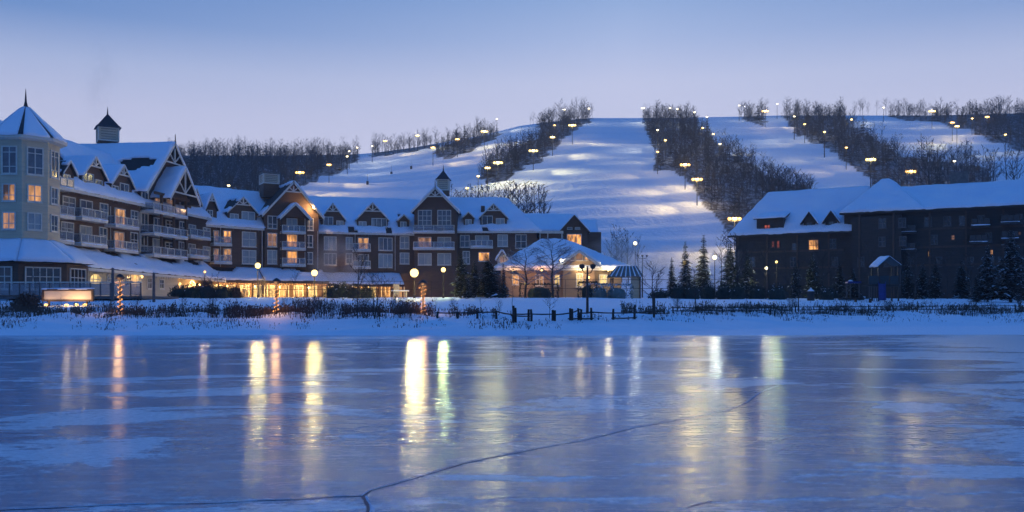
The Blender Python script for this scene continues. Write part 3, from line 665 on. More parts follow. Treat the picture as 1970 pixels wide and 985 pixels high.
def cupola(c, w, zb, z1, z2, zpk, zsp, parent, F, body='cream', cap='copper'):
    """square louvred lantern: base, body, flared pyramid cap, spire"""
    u, n = F.u, F.n; c = Vector(c)
    mb = MB(); h = w / 2
    mb.box(c + V(0, 0, (zb + z1) / 2), u * h, n * h, V(0, 0, (z1 - zb) / 2)); q = mb.build('cupola', 'siding', parent)
    mb = MB(); h2 = h * 0.94; mb.box(c + V(0, 0, (z1 + z2) / 2), u * h2, n * h2, V(0, 0, (z2 - z1) / 2)); mb.build('lantern_body', body, q)
    t = MB()
    for a, b in ((1, 1), (1, -1), (-1, 1), (-1, -1)):
        t.box(c + u * a * h + n * b * h + V(0, 0, (z1 + z2) / 2), u * .10, n * .10, V(0, 0, (z2 - z1) / 2))
    for zz in (z1 + .05, z2 - .05): t.box(c + V(0, 0, zz), u * (h + .05), n * (h + .05), V(0, 0, .10))
    t.build('corner_trim', 'trim', q)
    lv = MB(); k = 5
    for sgn, (ax, bx) in ((1, (u, n)), (-1, (n, u))):
        for d_ in (1, -1):
            for i in range(k):
                z = lerp(z1 + .25, z2 - .25, i / (k - 1)); lv.box(c + bx * d_ * (h2 + .02) + V(0, 0, z), ax * h2 * .78, bx * .03, V(0, 0, .07))
    lv.build('louvre', 'glassrail', q)
    if zpk > z2 + 0.3:
        mb = MB(); R = [(h * 1.28, z2), (h * 1.05, lerp(z2, zpk, .14)), (h * .62, lerp(z2, zpk, .5)), (h * .25, lerp(z2, zpk, .82)), (.06, zpk)]
        rings = [[c + u * a * r + n * b * r + V(0, 0, z) for a, b in ((1, 1), (-1, 1), (-1, -1), (1, -1))] for r, z in R]
        for i in range(len(rings) - 1):
            for j in range(4): mb.poly([rings[i][j], rings[i][(j + 1) % 4], rings[i + 1][(j + 1) % 4], rings[i + 1][j]])
        mb.poly(rings[0][::-1]); mb.build('cap_roof', cap, q)
        sp = MB(); sp.tube([c + V(0, 0, zpk - .5), c + V(0, 0, lerp(zpk, zsp, .35)), c + V(0, 0, zsp)], [.16, .09, .015], 6); sp.build('spire', cap, q)
    else:
        mb = MB(); mb.box(c + V(0, 0, z2 + .1), u * h * 1.15, n * h * 1.15, V(0, 0, .12)); mb.build('cap_roof', 'stone', q)
    return q
def pt_light(name, loc, power, color=(1, 0.78, 0.42), radius=0.2, parent=None):
    l = bpy.data.lights.new(name, 'POINT'); l.energy = power * DIM; l.color = color; l.shadow_soft_size = radius
    o = bpy.data.objects.new(name, l); COL.objects.link(o); o.location = loc
    if parent: o.parent = parent; o.location = Vector(loc) - parent.location
    return o

# ------------------------------------------------------------------ the hotel
hotel = thing('hotel', 'long dark-sided hotel with snowy roofs, dormers, balconies and a turret, curving along the left shore', 'hotel', (0, 0, 0))
GZ = 2.3
LW = Facade((-54, 100), (-49, 143)); CS = Facade((-49.4, 143), (-42.4, 150.4)); GB = Facade((-42.3, 149.6), (-33.7, 154.6))
MW = Facade((-34.4, 157), (-17.6, 162)); CB = Facade((-17.7, 160.2), (-9.8, 160.2)); EW = Facade((-10, 162), (4.5, 162))
def body(F, u0, u1, z1, depth, m='siding', z0=GZ, out=0.0):
    mb = MB(); F.box(mb, u0, u1, -depth, out, z0, z1); return mb.build('wall', m, hotel)
def gbody(F, peak, fl, fr, depth, m='siding', z0=GZ, out=0.0):
    mb = MB(); mb.prism([F.pt(fl[0], out, z0), F.pt(fr[0], out, z0), F.pt(fr[0], out, fr[1]), F.pt(peak[0], out, peak[1]), F.pt(fl[0], out, fl[1])], -F.n * depth)
    return mb.build('wall', m, hotel)
# left wing, its cross gable and projecting bay
body(LW, 0.5, 43.3, 15.3, 14)
ridge_roof(LW, 1.0, 43, 15.5, 23.6, 8, hotel, holes=((0.10, 0.45, 0.03, 0.25), (0.22, 0.5, 0.03, 0.2)), seed=11)
gp, gl = LW.uz(323, 276), LW.uz(273, 360); grx = (2 * gp[0] - gl[0], gl[1])
gbody(LW, (gp[0], gp[1] - .2), gl, grx, 24)
gable_roof(LW, (gp[0], gp[1] + .1), (gl[0], gl[1] + .1), (grx[0], grx[1] + .1), hotel, over=1.1, length=24, side=0.7, seed=21, trim='trim', truss=True, finial=1.2, bw=0.34, tie=0.42, holes_l=((0.16, 0.55, 0.11, 0.13),))
BO = 2.0                                                     # the bay stands 2 m out
bp_, bl_, br_ = LW.uz(346, 323, BO), LW.uz(319, 375, BO), LW.uz(368, 386, BO)
LB = Facade((0, 0), (1, 0)); LB.p = LW.p + LW.n * BO; LB.u = LW.u; LB.n = LW.n
bl_ = (bl_[0], (bl_[1] + br_[1]) / 2); br_ = (2 * bp_[0] - bl_[0], bl_[1])
mb = MB(); mb.prism([LB.pt(bl_[0] + .3, -.5, bl_[1] - .1), LB.pt(br_[0] - .3, -.5, bl_[1] - .1), LB.pt(bp_[0], -.5, bp_[1] - .3)], -LB.n * 3); mb.build('wall', 'timber', hotel)
gable_roof(LB, (bp_[0], bp_[1] + .1), (bl_[0], bl_[1] + .1), (br_[0], br_[1] + .1), hotel, over=0.9, length=5.5, side=0.5, seed=31, trim='trim', bw=0.34, tie=0.9)
for px in (313, 337, 360):
    post = MB(); u = LW.uz(px, 440, BO)[0]; LW.box(post, u - .16, u + .16, BO - .35, BO - .03, 8.2, bl_[1] - .2); post.build('bay_post', 'timber', hotel)
post = MB(); zt = bl_[1] - .2; LW.box(post, LW.uz(300, 440, BO)[0], LW.uz(366, 440, BO)[0], BO - .34, BO - .04, zt, zt + .35)
post.build('bay_beam', 'timber', hotel)
for py in (411, 452.5, 492.5): balcony(LW, 296, 361, py, hotel, depth=BO, posts=5)
for b, k in (((296, 378, 311, 407), 'lit_soft'), ((319, 383, 335, 397), 'lit_soft'), ((345, 390, 357, 410), 'pane_pale'), ((295, 419, 310, 449), 'pane_pale'), ((318, 424, 334, 440), 'pane_dark'), ((344, 426, 356, 449), 'pane_blue'),
             ((293, 459, 309, 490), 'pane_pale'), ((317, 466, 333, 480), 'pane_dark'), ((343, 465, 354, 494), 'pane_blue')):
    window(LW, b, k, hotel)
for b in ((271.5, 368, 285, 401), (270.5, 409.5, 284.5, 443), (269.5, 451, 283.5, 483)): window(LW, b, 'pane_blue', hotel, cols=2, split=(0.32,))
for b, k in (((119, 378, 144, 402), 'pane_blue'), ((116, 427, 141, 452), 'pane_blue'), ((153, 385, 177, 416), 'pane_blue'), ((191, 391, 207, 415), 'pane_blue'), ((152, 434, 176, 468), 'pane_blue'), ((190, 437, 205, 468), 'pane_blue'),
             ((219.5, 401, 240, 433), 'lit'), ((251, 405, 265, 427), 'pane_blue'), ((218, 446, 238, 480), 'lit_soft'), ((250, 447, 264.5, 476), 'pane_blue'),
             ((362, 432, 376, 455), 'pane_pale'), ((390, 438, 404, 460), 'pane_pale'), ((361.5, 469, 375.5, 496), 'pane_pale'), ((389.5, 474, 404, 502), 'pane_pale')):
    window(LW, b, k, hotel)
for (a, b_, y, n) in ((104, 143, 360, 3), (102, 144, 414, 3), (100, 142, 462.5, 3), (158, 207, 421, 4), (157, 206, 470, 4), (222, 267, 435, 4), (221, 266, 481, 4), (367, 405, 456, 3), (366, 403, 493, 3)):
    balcony(LW, a, b_, y, hotel, depth=1.5, posts=n)
dormer(LW, (133, 312), (119, 328), (142, 336), 358, [((120, 335, 134, 357), 'pane_blue', 2, 2)], hotel, seed=1, truss=False, holes_l=((.5, .5, .6, .6),))
dormer(LW, (181, 303), (158, 332), (201, 347), 367, [((158, 333, 179, 362), 'pane_blue', 2, 2), ((182, 346, 196, 368), 'pane_blue', 2, 2)], hotel, seed=2)
dormer(LW, (234, 319), (213, 351), (254, 361), 385, [((214, 357, 227, 380), 'pane_blue', 2, 2), ((230, 353, 247, 384), 'pane_blue', 2, 1)], hotel, seed=3)
dormer(LW, (372.5, 363), (363, 388), (385, 397), 414, [((367, 398, 380, 413), 'pane_blue', 2, 2)], hotel, seed=4, side=.2)
# drain pipes and the cupola on the cross ridge
cc = LW.pt(gp[0], -9.6, 0); cc = V(at(207, 250, 133).x, 133.0, 0)
cupola(cc, 2.75, 24.4, 26.0, 28.0, 30.2, 31.3, hotel, GB)
# corner section
CSO = 0.7
body(CS, -1.5, CS.len + 2, 14.3, 14)
ridge_roof(CS, -3.5, CS.len + 4, 14.5, 21.7, 8, hotel, seed=41, holes=((0.36, 0.55, 0.05, 0.12),))
for b, k in (((410, 443, 421, 464), 'lit_soft'), ((429, 443.5, 444.5, 468), 'lit'), ((410, 478, 421, 503), 'lit_soft'), ((429, 478, 444.5, 503), 'lit'), ((465, 446, 492.5, 475), 'pane_pale'), ((465, 481, 492.5, 508), 'pane_pale')):
    window(CS, b, k, hotel, rows=2 if b[2] - b[0] < 20 else 2, cols=2)
for y in (469, 504): balcony(CS, 412, 446, y, hotel, depth=1.3, posts=3)
dormer(CS, (406.5, 373), (395, 398), (417, 404), 424, [((398, 404, 409, 420), 'pane_blue', 2, 2)], hotel, seed=5, side=.2)
dormer(CS, (466, 380), (438, 408), (494, 410), 430, [((442, 411, 458.5, 427), 'pane_pale', 2, 1), ((464.5, 407, 490, 428), 'pane_pale', 2, 1)], hotel, seed=6, holes_l=((.4, .5, .4, .4),))
# gable block
gp, gl, gr = GB.uz(562, 349), GB.uz(509, 405), GB.uz(613, 411)
gz = (gl[1] + gr[1]) / 2; gl, gr = (gl[0], gz), (gr[0], gz); gpm = ((gl[0] + gr[0]) / 2, gp[1])
gbody(GB, (gpm[0], gpm[1] - .2), gl, gr, 15)
gable_roof(GB, gpm, gl, gr, hotel, over=1.0, length=15, side=0.7, seed=51, truss=True, finial=1.0, bw=0.36, tie=0.36, holes_l=((.35, .55, .5, .42),), trim='trim')
sp_, sl_, sr_ = GB.uz(570, 391, 1.4), GB.uz(541, 418, 1.4), GB.uz(593, 418, 1.4)
GS = Facade((0, 0), (1, 0)); GS.p = GB.p + GB.n * 1.4; GS.u = GB.u; GS.n = GB.n
spm = ((sl_[0] + sr_[0]) / 2, sp_[1]); sl_ = (sl_[0], sr_[1])
mb = MB(); mb.prism([GS.pt(sl_[0] + .2, -.3, sl_[1]), GS.pt(sr_[0] - .2, -.3, sr_[1]), GS.pt(spm[0], -.3, spm[1] - .2)], -GS.n * 1.2); mb.build('wall', 'siding', hotel)
gable_roof(GS, spm, sl_, sr_, hotel, over=0.5, length=1.6, side=0.35, seed=55, truss=False, bw=0.3)
for u in (sl_[0] + .25, sr_[0] - .25): pm_ = MB(); GB.box(pm_, u - .13, u + .13, 1.05, 1.31, 7.6, sl_[1]); pm_.build('bay_post', 'timber', hotel)
for y in (446, 477.5, 509): balcony(GB, 543, 588, y, hotel, depth=1.4, posts=4)
for b, k in (((514.5, 415, 533.5, 440), 'pane_blue'), ((514, 448, 533, 475), 'lit_soft'), ((514, 481, 533, 508), 'pane_pale'), ((551, 420, 572, 444), 'pane_pale'), ((551, 451, 572, 476), 'lit'), ((551, 483, 572, 507), 'lit'),
             ((586, 420, 603, 443.5), 'pane_blue'), ((586, 452, 602, 476), 'pane_blue'), ((586, 485, 602, 508), 'pane_blue')):
    window(GB, b, k, hotel, split=(0.33,))
sc_ = at(518, 345, 157); cupola(V(sc_.x, 157, 0), 2.7, 20.5, 22.9, 24.6, 24.6, 24.6, hotel, GB)
# main wing
body(MW, -1, MW.len + 1, 14.3, 14)
ridge_roof(MW, -2, MW.len + 4, 14.5, 21.6, 8, hotel, seed=61, holes=((.34, .05, .03, .10), (.62, .04, .02, .12), (.73, .5, .012, .06)))
dormer(MW, (640, 392), (617, 422), (663, 421), 440, [((622, 417, 641, 434), 'pane_blue', 2, 1), ((647, 424.5, 661, 439), 'pane_pale', 2, 1)], hotel, seed=7)
dormer(MW, (716, 391), (687, 422), (746, 422), 440, [((690, 426, 705, 439), 'pane_pale', 2, 1), ((714.5, 420, 744, 438), 'pane_blue', 3, 1)], hotel, seed=8)
dormer(MW, (776.5, 414), (766, 424), (787, 424), 439, [((770, 426.5, 782, 438), 'pane_pale', 2, 1)], hotel, seed=9, truss=False, length=4, side=.2)
for b, k in (((623, 455, 647.5, 481), 'pane_pale'), ((665, 456, 678.5, 480), 'pane_pale'), ((688, 457, 709.5, 480), 'lit'), ((728, 457, 755, 482), 'pane_pale'), ((769, 454.5, 787.5, 479), 'pane_pale'),
             ((623, 487, 647.5, 510), 'pane_pale'), ((665, 487, 678.5, 508), 'pane_pale'), ((688, 489, 709.5, 513), 'pane_pale'), ((728, 488, 755, 515), 'pane_pale'), ((769, 486, 787.5, 508), 'pane_pale')):
    window(MW, b, k, hotel, cols=3 if b[2] - b[0] > 23 else 2, rows=1 if b[2] - b[0] > 23 else 2)
balcony(MW, 679, 713, 480.5, hotel, depth=1.3, posts=3); balcony(MW, 679, 713, 513.5, hotel, depth=1.3, posts=3)
# centre block
gp, gl, gr = CB.uz(837, 360), CB.uz(797, 402), CB.uz(879, 402)
gpm = ((gl[0] + gr[0]) / 2, gp[1]); gr = (gr[0], gl[1])
gbody(CB, (gpm[0], gpm[1] - .2), gl, gr, 14)
gable_roof(CB, gpm, gl, gr, hotel, over=0.9, length=14, side=0.55, seed=71, truss=True, finial=1.1, bw=0.36, tie=0.45)
for b, k in (((804, 404, 830.5, 438), 'pane_blue'), ((841.5, 404, 868, 438), 'pane_blue')): window(CB, b, k, hotel, cols=3, split=(0.4, 0.68))
for b, k in (((804, 456, 830.5, 480), 'lit_soft'), ((841.5, 456, 868, 480), 'pane_pale'), ((804, 487, 830.5, 510), 'pane_pale'), ((841.5, 487, 868, 510), 'pane_pale')): window(CB, b, k, hotel, cols=2, rows=1)
balcony(CB, 795, 874, 445, hotel, depth=1.4, posts=4); balcony(CB, 795, 874, 477, hotel, depth=1.4, posts=4)
c_ = at(853, 350, 166); cupola(V(c_.x, 166, 0), 2.2, 22.0, 22.9, 24.9, 26.7, 27.8, hotel, CB)
# end wing with a hipped end
body(EW, -1, EW.len, 14.8, 14)
ridge_roof(EW, -2, EW.len + .7, 15.0, 22.0, 8, hotel, hipr=6.5, seed=81, holes=((.42, .03, .03, .1), (.55, .62, .015, .05)))
dormer(EW, (901.5, 409), (892, 418), (911, 418), 436, [((895, 422, 907.5, 435), 'pane_pale', 2, 1)], hotel, seed=10, truss=False, length=4, side=.2)
dormer(EW, (949, 393), (924, 418), (975, 418), 438, [((927, 415, 948, 437), 'pane_blue', 2, 1), ((954, 420, 971, 435), 'pane_pale', 2, 1)], hotel, seed=12)
for b, k in (((885, 452, 903.5, 476), 'pane_blue'), ((914, 453, 941, 477), 'pane_blue'), ((957, 451, 977, 474.5), 'pane_blue'), ((991.5, 451, 1013, 478), 'pane_dark'), ((890, 483, 904, 508), 'pane_blue'), ((920, 485, 942, 503), 'lit')):
    window(EW, b, k, hotel, cols=2, rows=2 if b[2] - b[0] < 22 else 1)
balcony(EW, 905, 948, 474, hotel, depth=1.4, posts=4)
# rear end wing, lower, half hidden behind the pool pavilion
RW = Facade((0.5, 176), (18, 176)); body(RW, 0, 17.2, 16.0, 10)
ridge_roof(RW, -3, 14.5, 16.2, 20.2, 7, hotel, hipr=3, seed=91); 
RX = Facade((12, 173.5), (16.2, 173.5))
a_, l_, r_ = RX.uz(1103, 414), RX.uz(1078, 443), RX.uz(1131, 443)
a_ = ((l_[0] + r_[0]) / 2, a_[1]); r_ = (r_[0], l_[1])
gbody(RX, (a_[0], a_[1] - .2), l_, r_, 10); gable_roof(RX, a_, l_, r_, hotel, over=0.8, length=8, side=.4, seed=95, truss=False, bw=.25, trim='brownwall')
window(RX, (1090, 450, 1119, 474), 'lit', hotel, cols=3, rows=1); window(RX, (1091, 437, 1101, 441), 'pane_pale', hotel, cols=1, rows=1, fw=.08); window(RX, (1106, 437, 1116, 441), 'pane_pale', hotel, cols=1, rows=1, fw=.08)
RE = Facade((11.5, 181), (18.5, 181)); mb = MB(); RE.box(mb, 0, 6.4, -8, 0, GZ, 15); mb.build('wall', 'brownwall', hotel)
ridge_roof(RE, -1, 6.2, 15.2, 19.3, 5, hotel, seed=97)
# small glazed bay with pale corner posts between the end wing and the rear wing
by = Facade((5.2, 166), (9.4, 166)); mb = MB(); by.box(mb, 0, 4.2, -8, 0, GZ, 15.2); mb.build('wall', 'siding', hotel)
t_ = MB()
for u in (0.05, 1.5, 4.15): by.box(t_, u - .1, u + .1, .003, .12, 12, 15)
by.box(t_, -.2, 4.4, .003, .3, 14.9, 15.4); t_.build('corner_trim', 'trim', hotel)
# the turret
TX, TY, TR = -53.3, 97.2, 3.35
def octa(r, z, rot=22.5): return [V(TX + r * math.cos(math.radians(rot + 45 * k)), TY + r * math.sin(math.radians(rot + 45 * k)), z) for k in range(8)]
OR = 22.5
mb = MB(); a, b_ = octa(TR, GZ), octa(TR, 19.6)
for k in range(8): mb.poly([a[k], a[(k + 1) % 8], b_[(k + 1) % 8], b_[k]])
mb.poly(b_); tw = mb.build('turret', 'cream', hotel)
mb = MB(); a, b_, c = octa(TR + .75, 19.3), octa(TR + .75, 19.65), octa(TR + .02, 19.15)
for k in range(8): mb.poly([a[k], a[(k + 1) % 8], b_[(k + 1) % 8], b_[k]]); mb.poly([c[k], c[(k + 1) % 8], a[(k + 1) % 8], a[k]])
mb.build('cornice', 'trim', tw)
mb = MB(); e = octa(TR + .8, 19.62); apex = V(TX, TY, 23.5)
for k in range(8): mb.poly([e[k], e[(k + 1) % 8], apex])
mb.poly(e[::-1]); cone = mb.build('cone_roof', 'copper', hotel)
for k in range(8):                                        # snow lies in the middle of each face and leaves the hips bare
    p, q = e[k], e[(k + 1) % 8]; A, B = p.lerp(q, .07), p.lerp(q, .90); C, D = A.lerp(apex, .93), B.lerp(apex, .93)
    snow_sheet(A, B, D, C, 0.16, parent=cone, res=0.35, seed=k)
mb = MB(); mb.tube([V(TX, TY, 23.2), V(TX, TY, 23.9), V(TX, TY, 25.3)], [.28, .13, .02], 6); mb.build('spire', 'copper', cone)
for k in (4, 5, 6, 7, 0):
    p, q = octa(TR, 0)[k], octa(TR, 0)[(k + 1) % 8]
    TF = Facade((p.x, p.y), (q.x, q.y))
    lit2 = {4: 'lit_soft', 5: 'lit', 6: 'lit_soft', 7: 'pane_blue', 0: 'pane_blue'}[k]
    window_uz(TF, 0.45, TF.len - .45, 15.5, 18.5, 'pane_blue', tw, cols=2, split=(0.25, 0.8))
    window_uz(TF, 0.5, TF.len - .6, 12.6, 14.5, lit2, tw, cols=2, split=(0.33,))
    window_uz(TF, 0.5, TF.len - .6, 9.6, 11.5, 'lit_soft' if k == 5 else 'pane_blue', tw, cols=2, split=(0.33,))
# skirt roof round the turret and lean-to porch along the left wing
mb = MB(); i_, o_ = octa(TR - .05, 8.5), octa(TR + 3.7, 6.15)
for k in range(8): mb.poly([o_[k], o_[(k + 1) % 8], i_[(k + 1) % 8], i_[k]])
mb.poly(o_[::-1]); sk = mb.build('skirt_roof', 'shingle', hotel)
for k in (4, 5, 6, 7): snow_sheet(o_[k], o_[(k + 1) % 8], i_[(k + 1) % 8], i_[k], 0.3, parent=sk, seed=k + 20, res=.5)
mb = MB(); a, b_ = octa(TR + 2.8, GZ), octa(TR + 2.8, 6.0)
for k in range(8): mb.poly([a[k], a[(k + 1) % 8], b_[(k + 1) % 8], b_[k]])
mb.build('wall', 'siding', hotel)
for k in (5, 6, 7):
    p, q = octa(TR + 2.8, 0)[k], octa(TR + 2.8, 0)[(k + 1) % 8]; TF = Facade((p.x, p.y), (q.x, q.y))
    window_uz(TF, 0.6, TF.len - .6, 3.2, 5.6, 'pane_dark', hotel, cols=5 if k < 7 else 4, split=(0.58,))
PO = 5.0
mb = MB(); A, B, C, D = LW.pt(2.5, PO, 6.0), LW.pt(41, PO - 1, 5.6), LW.pt(41, 0, 8.4), LW.pt(2.5, 0, 8.5)
slab(mb, A, B, C, D, .2); pr = mb.build('porch_roof', 'shingle', hotel)
snow_sheet(A, B, C, D, 0.32, parent=pr, seed=33, res=.5, holes=((0.30, .95, .055, .30), (.47, 1.0, .045, .22), (.66, 1.0, .10, .42), (.88, 1.02, .06, .4)))
mb = MB(); d = (B - A) / 2; mb.box((A + B) / 2 + LW.n * .04 - V(0, 0, .3), d, LW.n * .05, V(0, 0, .17)); mb.build('fascia', 'trim', pr)
mb = MB(); LW.box(mb, 2.5, 26, 0, PO - 1.2, GZ, 6.2); mb.build('wall', 'cream', hotel)
mb = MB(); LW.box(mb, 26, 41.5, 0, 1.6, GZ, 6.2); mb.build('wall', 'brownwall', hotel)
G2 = PO - 1.2
for b, k, c_ in (((101, 513, 133, 546), 'pane_dark', 4), ((144, 524, 153, 545), 'lit_red', 2), ((156, 525, 168, 546), 'pane_dark', 2), ((205, 528, 216, 544), 'pane_pale', 2), ((242, 531, 252, 550), 'pane_dark', 2), ((262, 532, 271, 550), 'pane_pale', 2), ((283, 534, 292, 556), 'pane_dark', 2), ((306, 537, 315, 556), 'pane_dark', 2)):
    window(LW, b, k, hotel, out=G2, cols=c_, split=(.55,))
def arch_window(F, px0, px1, py0, py1, kind, out):
    u0, u1 = F.uz(px0, py1, out)[0], F.uz(px1, py1, out)[0]; z0, z1 = F.uz((px0 + px1) / 2, py1, out)[1], F.uz((px0 + px1) / 2, py0, out)[1]
    c, r = (u0 + u1) / 2, (u1 - u0) / 2; rz = min(r * 1.15, (z1 - z0) * .55); zs = z1 - rz
    prof = [(u0, z0), (u1, z0)] + [(c + r * math.cos(t), zs + rz * math.sin(t)) for t in np.linspace(0, math.pi, 13)]
    fr = MB(); n = len(prof); ins = [(c + (a - c) * .86, z0 + .05 + (z - z0) * .94) for a, z in prof]
    for i in range(n):
        j = (i + 1) % n
        fr.hexa([F.pt(*[prof[i][0]], out, prof[i][1]), F.pt(prof[j][0], out, prof[j][1]), F.pt(ins[j][0], out, ins[j][1]), F.pt(ins[i][0], out, ins[i][1])],
                [F.pt(prof[i][0], out + .1, prof[i][1]), F.pt(prof[j][0], out + .1, prof[j][1]), F.pt(ins[j][0], out + .1, ins[j][1]), F.pt(ins[i][0], out + .1, ins[i][1])])
    for q in (-.33, .33): F.box(fr, c + r * q - .05, c + r * q + .05, out + .04, out + .09, z0 + .1, zs + rz * .75)
    F.box(fr, u0 + .2, u1 - .2, out + .04, out + .085, zs - .05, zs + .05)
    w = fr.build('arched_window', 'trim', hotel); p = MB(); p.poly([F.pt(a, out + .03, z) for a, z in ins]); p.build('pane', kind, w)
arch_window(LW, 171, 195, 527, 546, 'lit_yellow', G2)
for (a, b_, y0, y1) in ((299, 308, 537, 560), (323, 334, 540, 572), (338, 346, 543, 566), (361, 376, 540, 566)): arch_window(LW, a, b_, y0, y1, 'lit', 1.6)
# long porch roof in front of the corner, gable block and main wing
def porch(F, u0, u1, px_eave, parent, out=4.2, ze=5.6, zi=7.7, seed=1, hol=()):
    mb = MB(); A, B, C, D = F.pt(u0, out, ze), F.pt(u1, out, ze), F.pt(u1, 0.02, zi), F.pt(u0, 0.02, zi); slab(mb, A, B, C, D, .2)
    r = mb.build('porch_roof', 'shingle', parent); snow_sheet(A, B, C, D, .28, parent=r, seed=seed, holes=hol, res=.5)
    fb = MB(); F.box(fb, u0, u1, out - .02, out + .06, ze - .45, ze - .04); fb.build('fascia', 'timber', r)
    for i in range(int((u1 - u0) / 3) + 1):
        k = MB(); u = lerp(u0 + .2, u1 - .2, i / max(1, int((u1 - u0) / 3))); F.box(k, u - .12, u + .12, out - .45, out - .2, GZ, ze - .2)
        k.build('porch_post', 'timber', r)
    s_ = MB(); n = int((u1 - u0) / .45)
    for i in range(n):
        u = u0 + .2 + (u1 - u0 - .4) * i / n; s_.lathe(F.pt(u, out - .1, ze - .62 + .05 * math.sin(i * 1.7)), [(.02, -.06), (.07, 0), (.02, .06)], 5)
    s_.build('string_light', 'fairy', r)['kind'] = 'stuff'
    return r
porch(CS, 0.5, CS.len - .2, 0, hotel, out=3.2, seed=101, hol=((.2, .9, .3, .35),)); porch(GB, -.5, GB.len + .4, 0, hotel, out=4.4, seed=102, hol=((.75, .98, .2, .3),)); porch(MW, .3, MW.len - 3, 0, hotel, out=5.0, seed=103, ze=5.2, zi=7.2)
for F, px in ((LW, 211), (LW, 267.5), (CS, 423.5), (GB, 504), (GB, 611), (MW, 683), (MW, 760), (EW, 878)):
    mb = MB(); u = F.uz(px, 470)[0]; p = F.pt(u, .12, 7.8); mb.tube([p, p + V(0, 0, 6.6)], .06, 5); mb.build('downspout', 'trim', hotel)
for (px, py, D, w, h_) in ((601, 402, 163, .5, .9), (627, 386, 168, .9, .7), (640, 387, 168, .5, .8), (744, 410, 166, .7, 1.6), (759, 399, 168, .35, 1.3), (929, 403, 166, .7, 1.3), (661, 385, 169, .15, 1.2)):
    mb = MB(); p = at(px, py, D); mb.abox(p.x - w / 2, p.x + w / 2, D - w / 2, D + w / 2, p.z - h_, p.z + h_ * .5); mb.build('roof_vent', 'siding', hotel)
# glazed doors and windows under the porch
for F, us, o in ((CS, (1.2, 3.6, 6.0, 8.4), 0.0), (GB, (.5, 3.0, 5.5, 7.9), 0.0), (MW, (.8, 3.4, 6.0, 8.6, 11.2, 13.8), 0.0)):
    for k, u in enumerate(us): window_uz(F, u, u + 1.7, 2.7, 4.9, ('lit_yellow', 'lit', 'lit_half')[k % 3], hotel, out=o, cols=2, split=(.6,))
def icicles(F, u0, u1, out, z, seed):
    r = random.Random(seed); mb = MB(); u = u0
    while u < u1:
        u += r.expovariate(2.2); h_ = r.uniform(.1, .55) ** 1.3; p = F.pt(u, out, z); mb.tube([p, p - V(0, 0, h_)], [.035, .004], 4, cap=False)
    mb.build('icicle', 'pane_pale', hotel)['kind'] = 'stuff'
icicles(LW, 2, 27, .78, 15.1, 1); icicles(CS, 0, CS.len, .78, 14.1, 2); icicles(MW, 0, MW.len, .78, 14.1, 3); icicles(EW, 0, EW.len, .78, 14.6, 4); icicles(LW, 3, 40, 4.6, 5.4, 5)
# lamps the hotel has: one high on the gable block, lanterns under the porch
def wall_lamp(p, power, col, r=.22):
    mb = MB(); mb.lathe(p, [(r * .4, -r), (r, -.02), (r * .8, r * .8), (r * .2, r * 1.2)], 8); o = mb.build('wall_lamp', 'bulb_orange', hotel, True); pt_light('wall_lamp_light', Vector(p) + V(0, -.5, 0), power, col, .15)
p = GB.pt(GB.uz(602, 400)[0], .6, GB.uz(602, 400)[1]); wall_lamp(p, 900, (1, .6, .25), .28)
for F, u, o, z, pw in ((LW, 29, 2.6, 4.6, 260), (LW, 35, 2.6, 4.6, 300), (CS, 3, 1.5, 4.6, 260), (CS, 8, 1.5, 4.6, 260), (GB, 2.5, 2.2, 4.5, 350), (GB, 7.5, 2.2, 4.5, 350), (MW, 3, 2.5, 4.2, 350), (MW, 9, 2.5, 4.2, 350), (LW, 15, 4.6, 5.2, 24)):
    wall_lamp(F.pt(u, o, z), pw * 3.2, (1, .58, .20), .16)
# ------------------------------------------------------------------ the dark lodge on the right
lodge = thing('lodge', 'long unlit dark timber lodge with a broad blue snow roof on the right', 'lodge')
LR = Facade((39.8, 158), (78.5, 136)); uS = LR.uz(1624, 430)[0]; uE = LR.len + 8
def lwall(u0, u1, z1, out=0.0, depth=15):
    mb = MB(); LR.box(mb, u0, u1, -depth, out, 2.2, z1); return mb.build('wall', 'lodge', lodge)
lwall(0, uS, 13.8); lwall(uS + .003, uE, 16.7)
ridge_roof(LR, -1.2, uS + 3, 13.9, 22.2, 8.5, lodge, hipl=5, seed=201, fascia='lodge', over=.9)
ridge_roof(LR, uS + 2, uE, 16.9, 21.7, 8.6, lodge, seed=203, fascia='lodge', over=.9)
ridge_roof(LR, uS - .6, uS + 12.5, 16.95, 23.3, 8.6, lodge, hipl=5.5, hipr=6.5, seed=205, fascia='lodge', over=.95)
lb = lwall(uS + 1.5, uS + 9, 16.0, out=2.0, depth=2)
mb = MB(); u0, u1 = LR.uz(1456, 440)[0], LR.uz(1508, 440)[0]                       # shed dormer
LR.box(mb, u0, u1, -5, 0.1, 13.6, 16.6); sd = mb.build('dormer', 'lodge', lodge)
mb = MB(); slab(mb, LR.pt(u0 - .4, .7, 16.7), LR.pt(u1 + .4, .7, 16.7), LR.pt(u1 + .4, -4.5, 18.2), LR.pt(u0 - .4, -4.5, 18.2), .2); mb.build('dormer_roof', 'shingle', sd)
snow_sheet(LR.pt(u0 - .4, .75, 16.7), LR.pt(u1 + .4, .75, 16.7), LR.pt(u1 + .4, -4.5, 18.2), LR.pt(u0 - .4, -4.5, 18.2), .25, parent=sd, seed=5)
window(LR, (1470, 432, 1482, 445), 'lit_red', sd, out=.1, trim='lodge')
dormer(LR, (1557, 409), (1546, 424), (1568, 424), 444, [((1551, 427, 1563, 442), 'pane_blue', 2, 2)], lodge, wall='lodge', trim='lodge', truss=False, length=4.5, side=.5, seed=31, setback=.2)
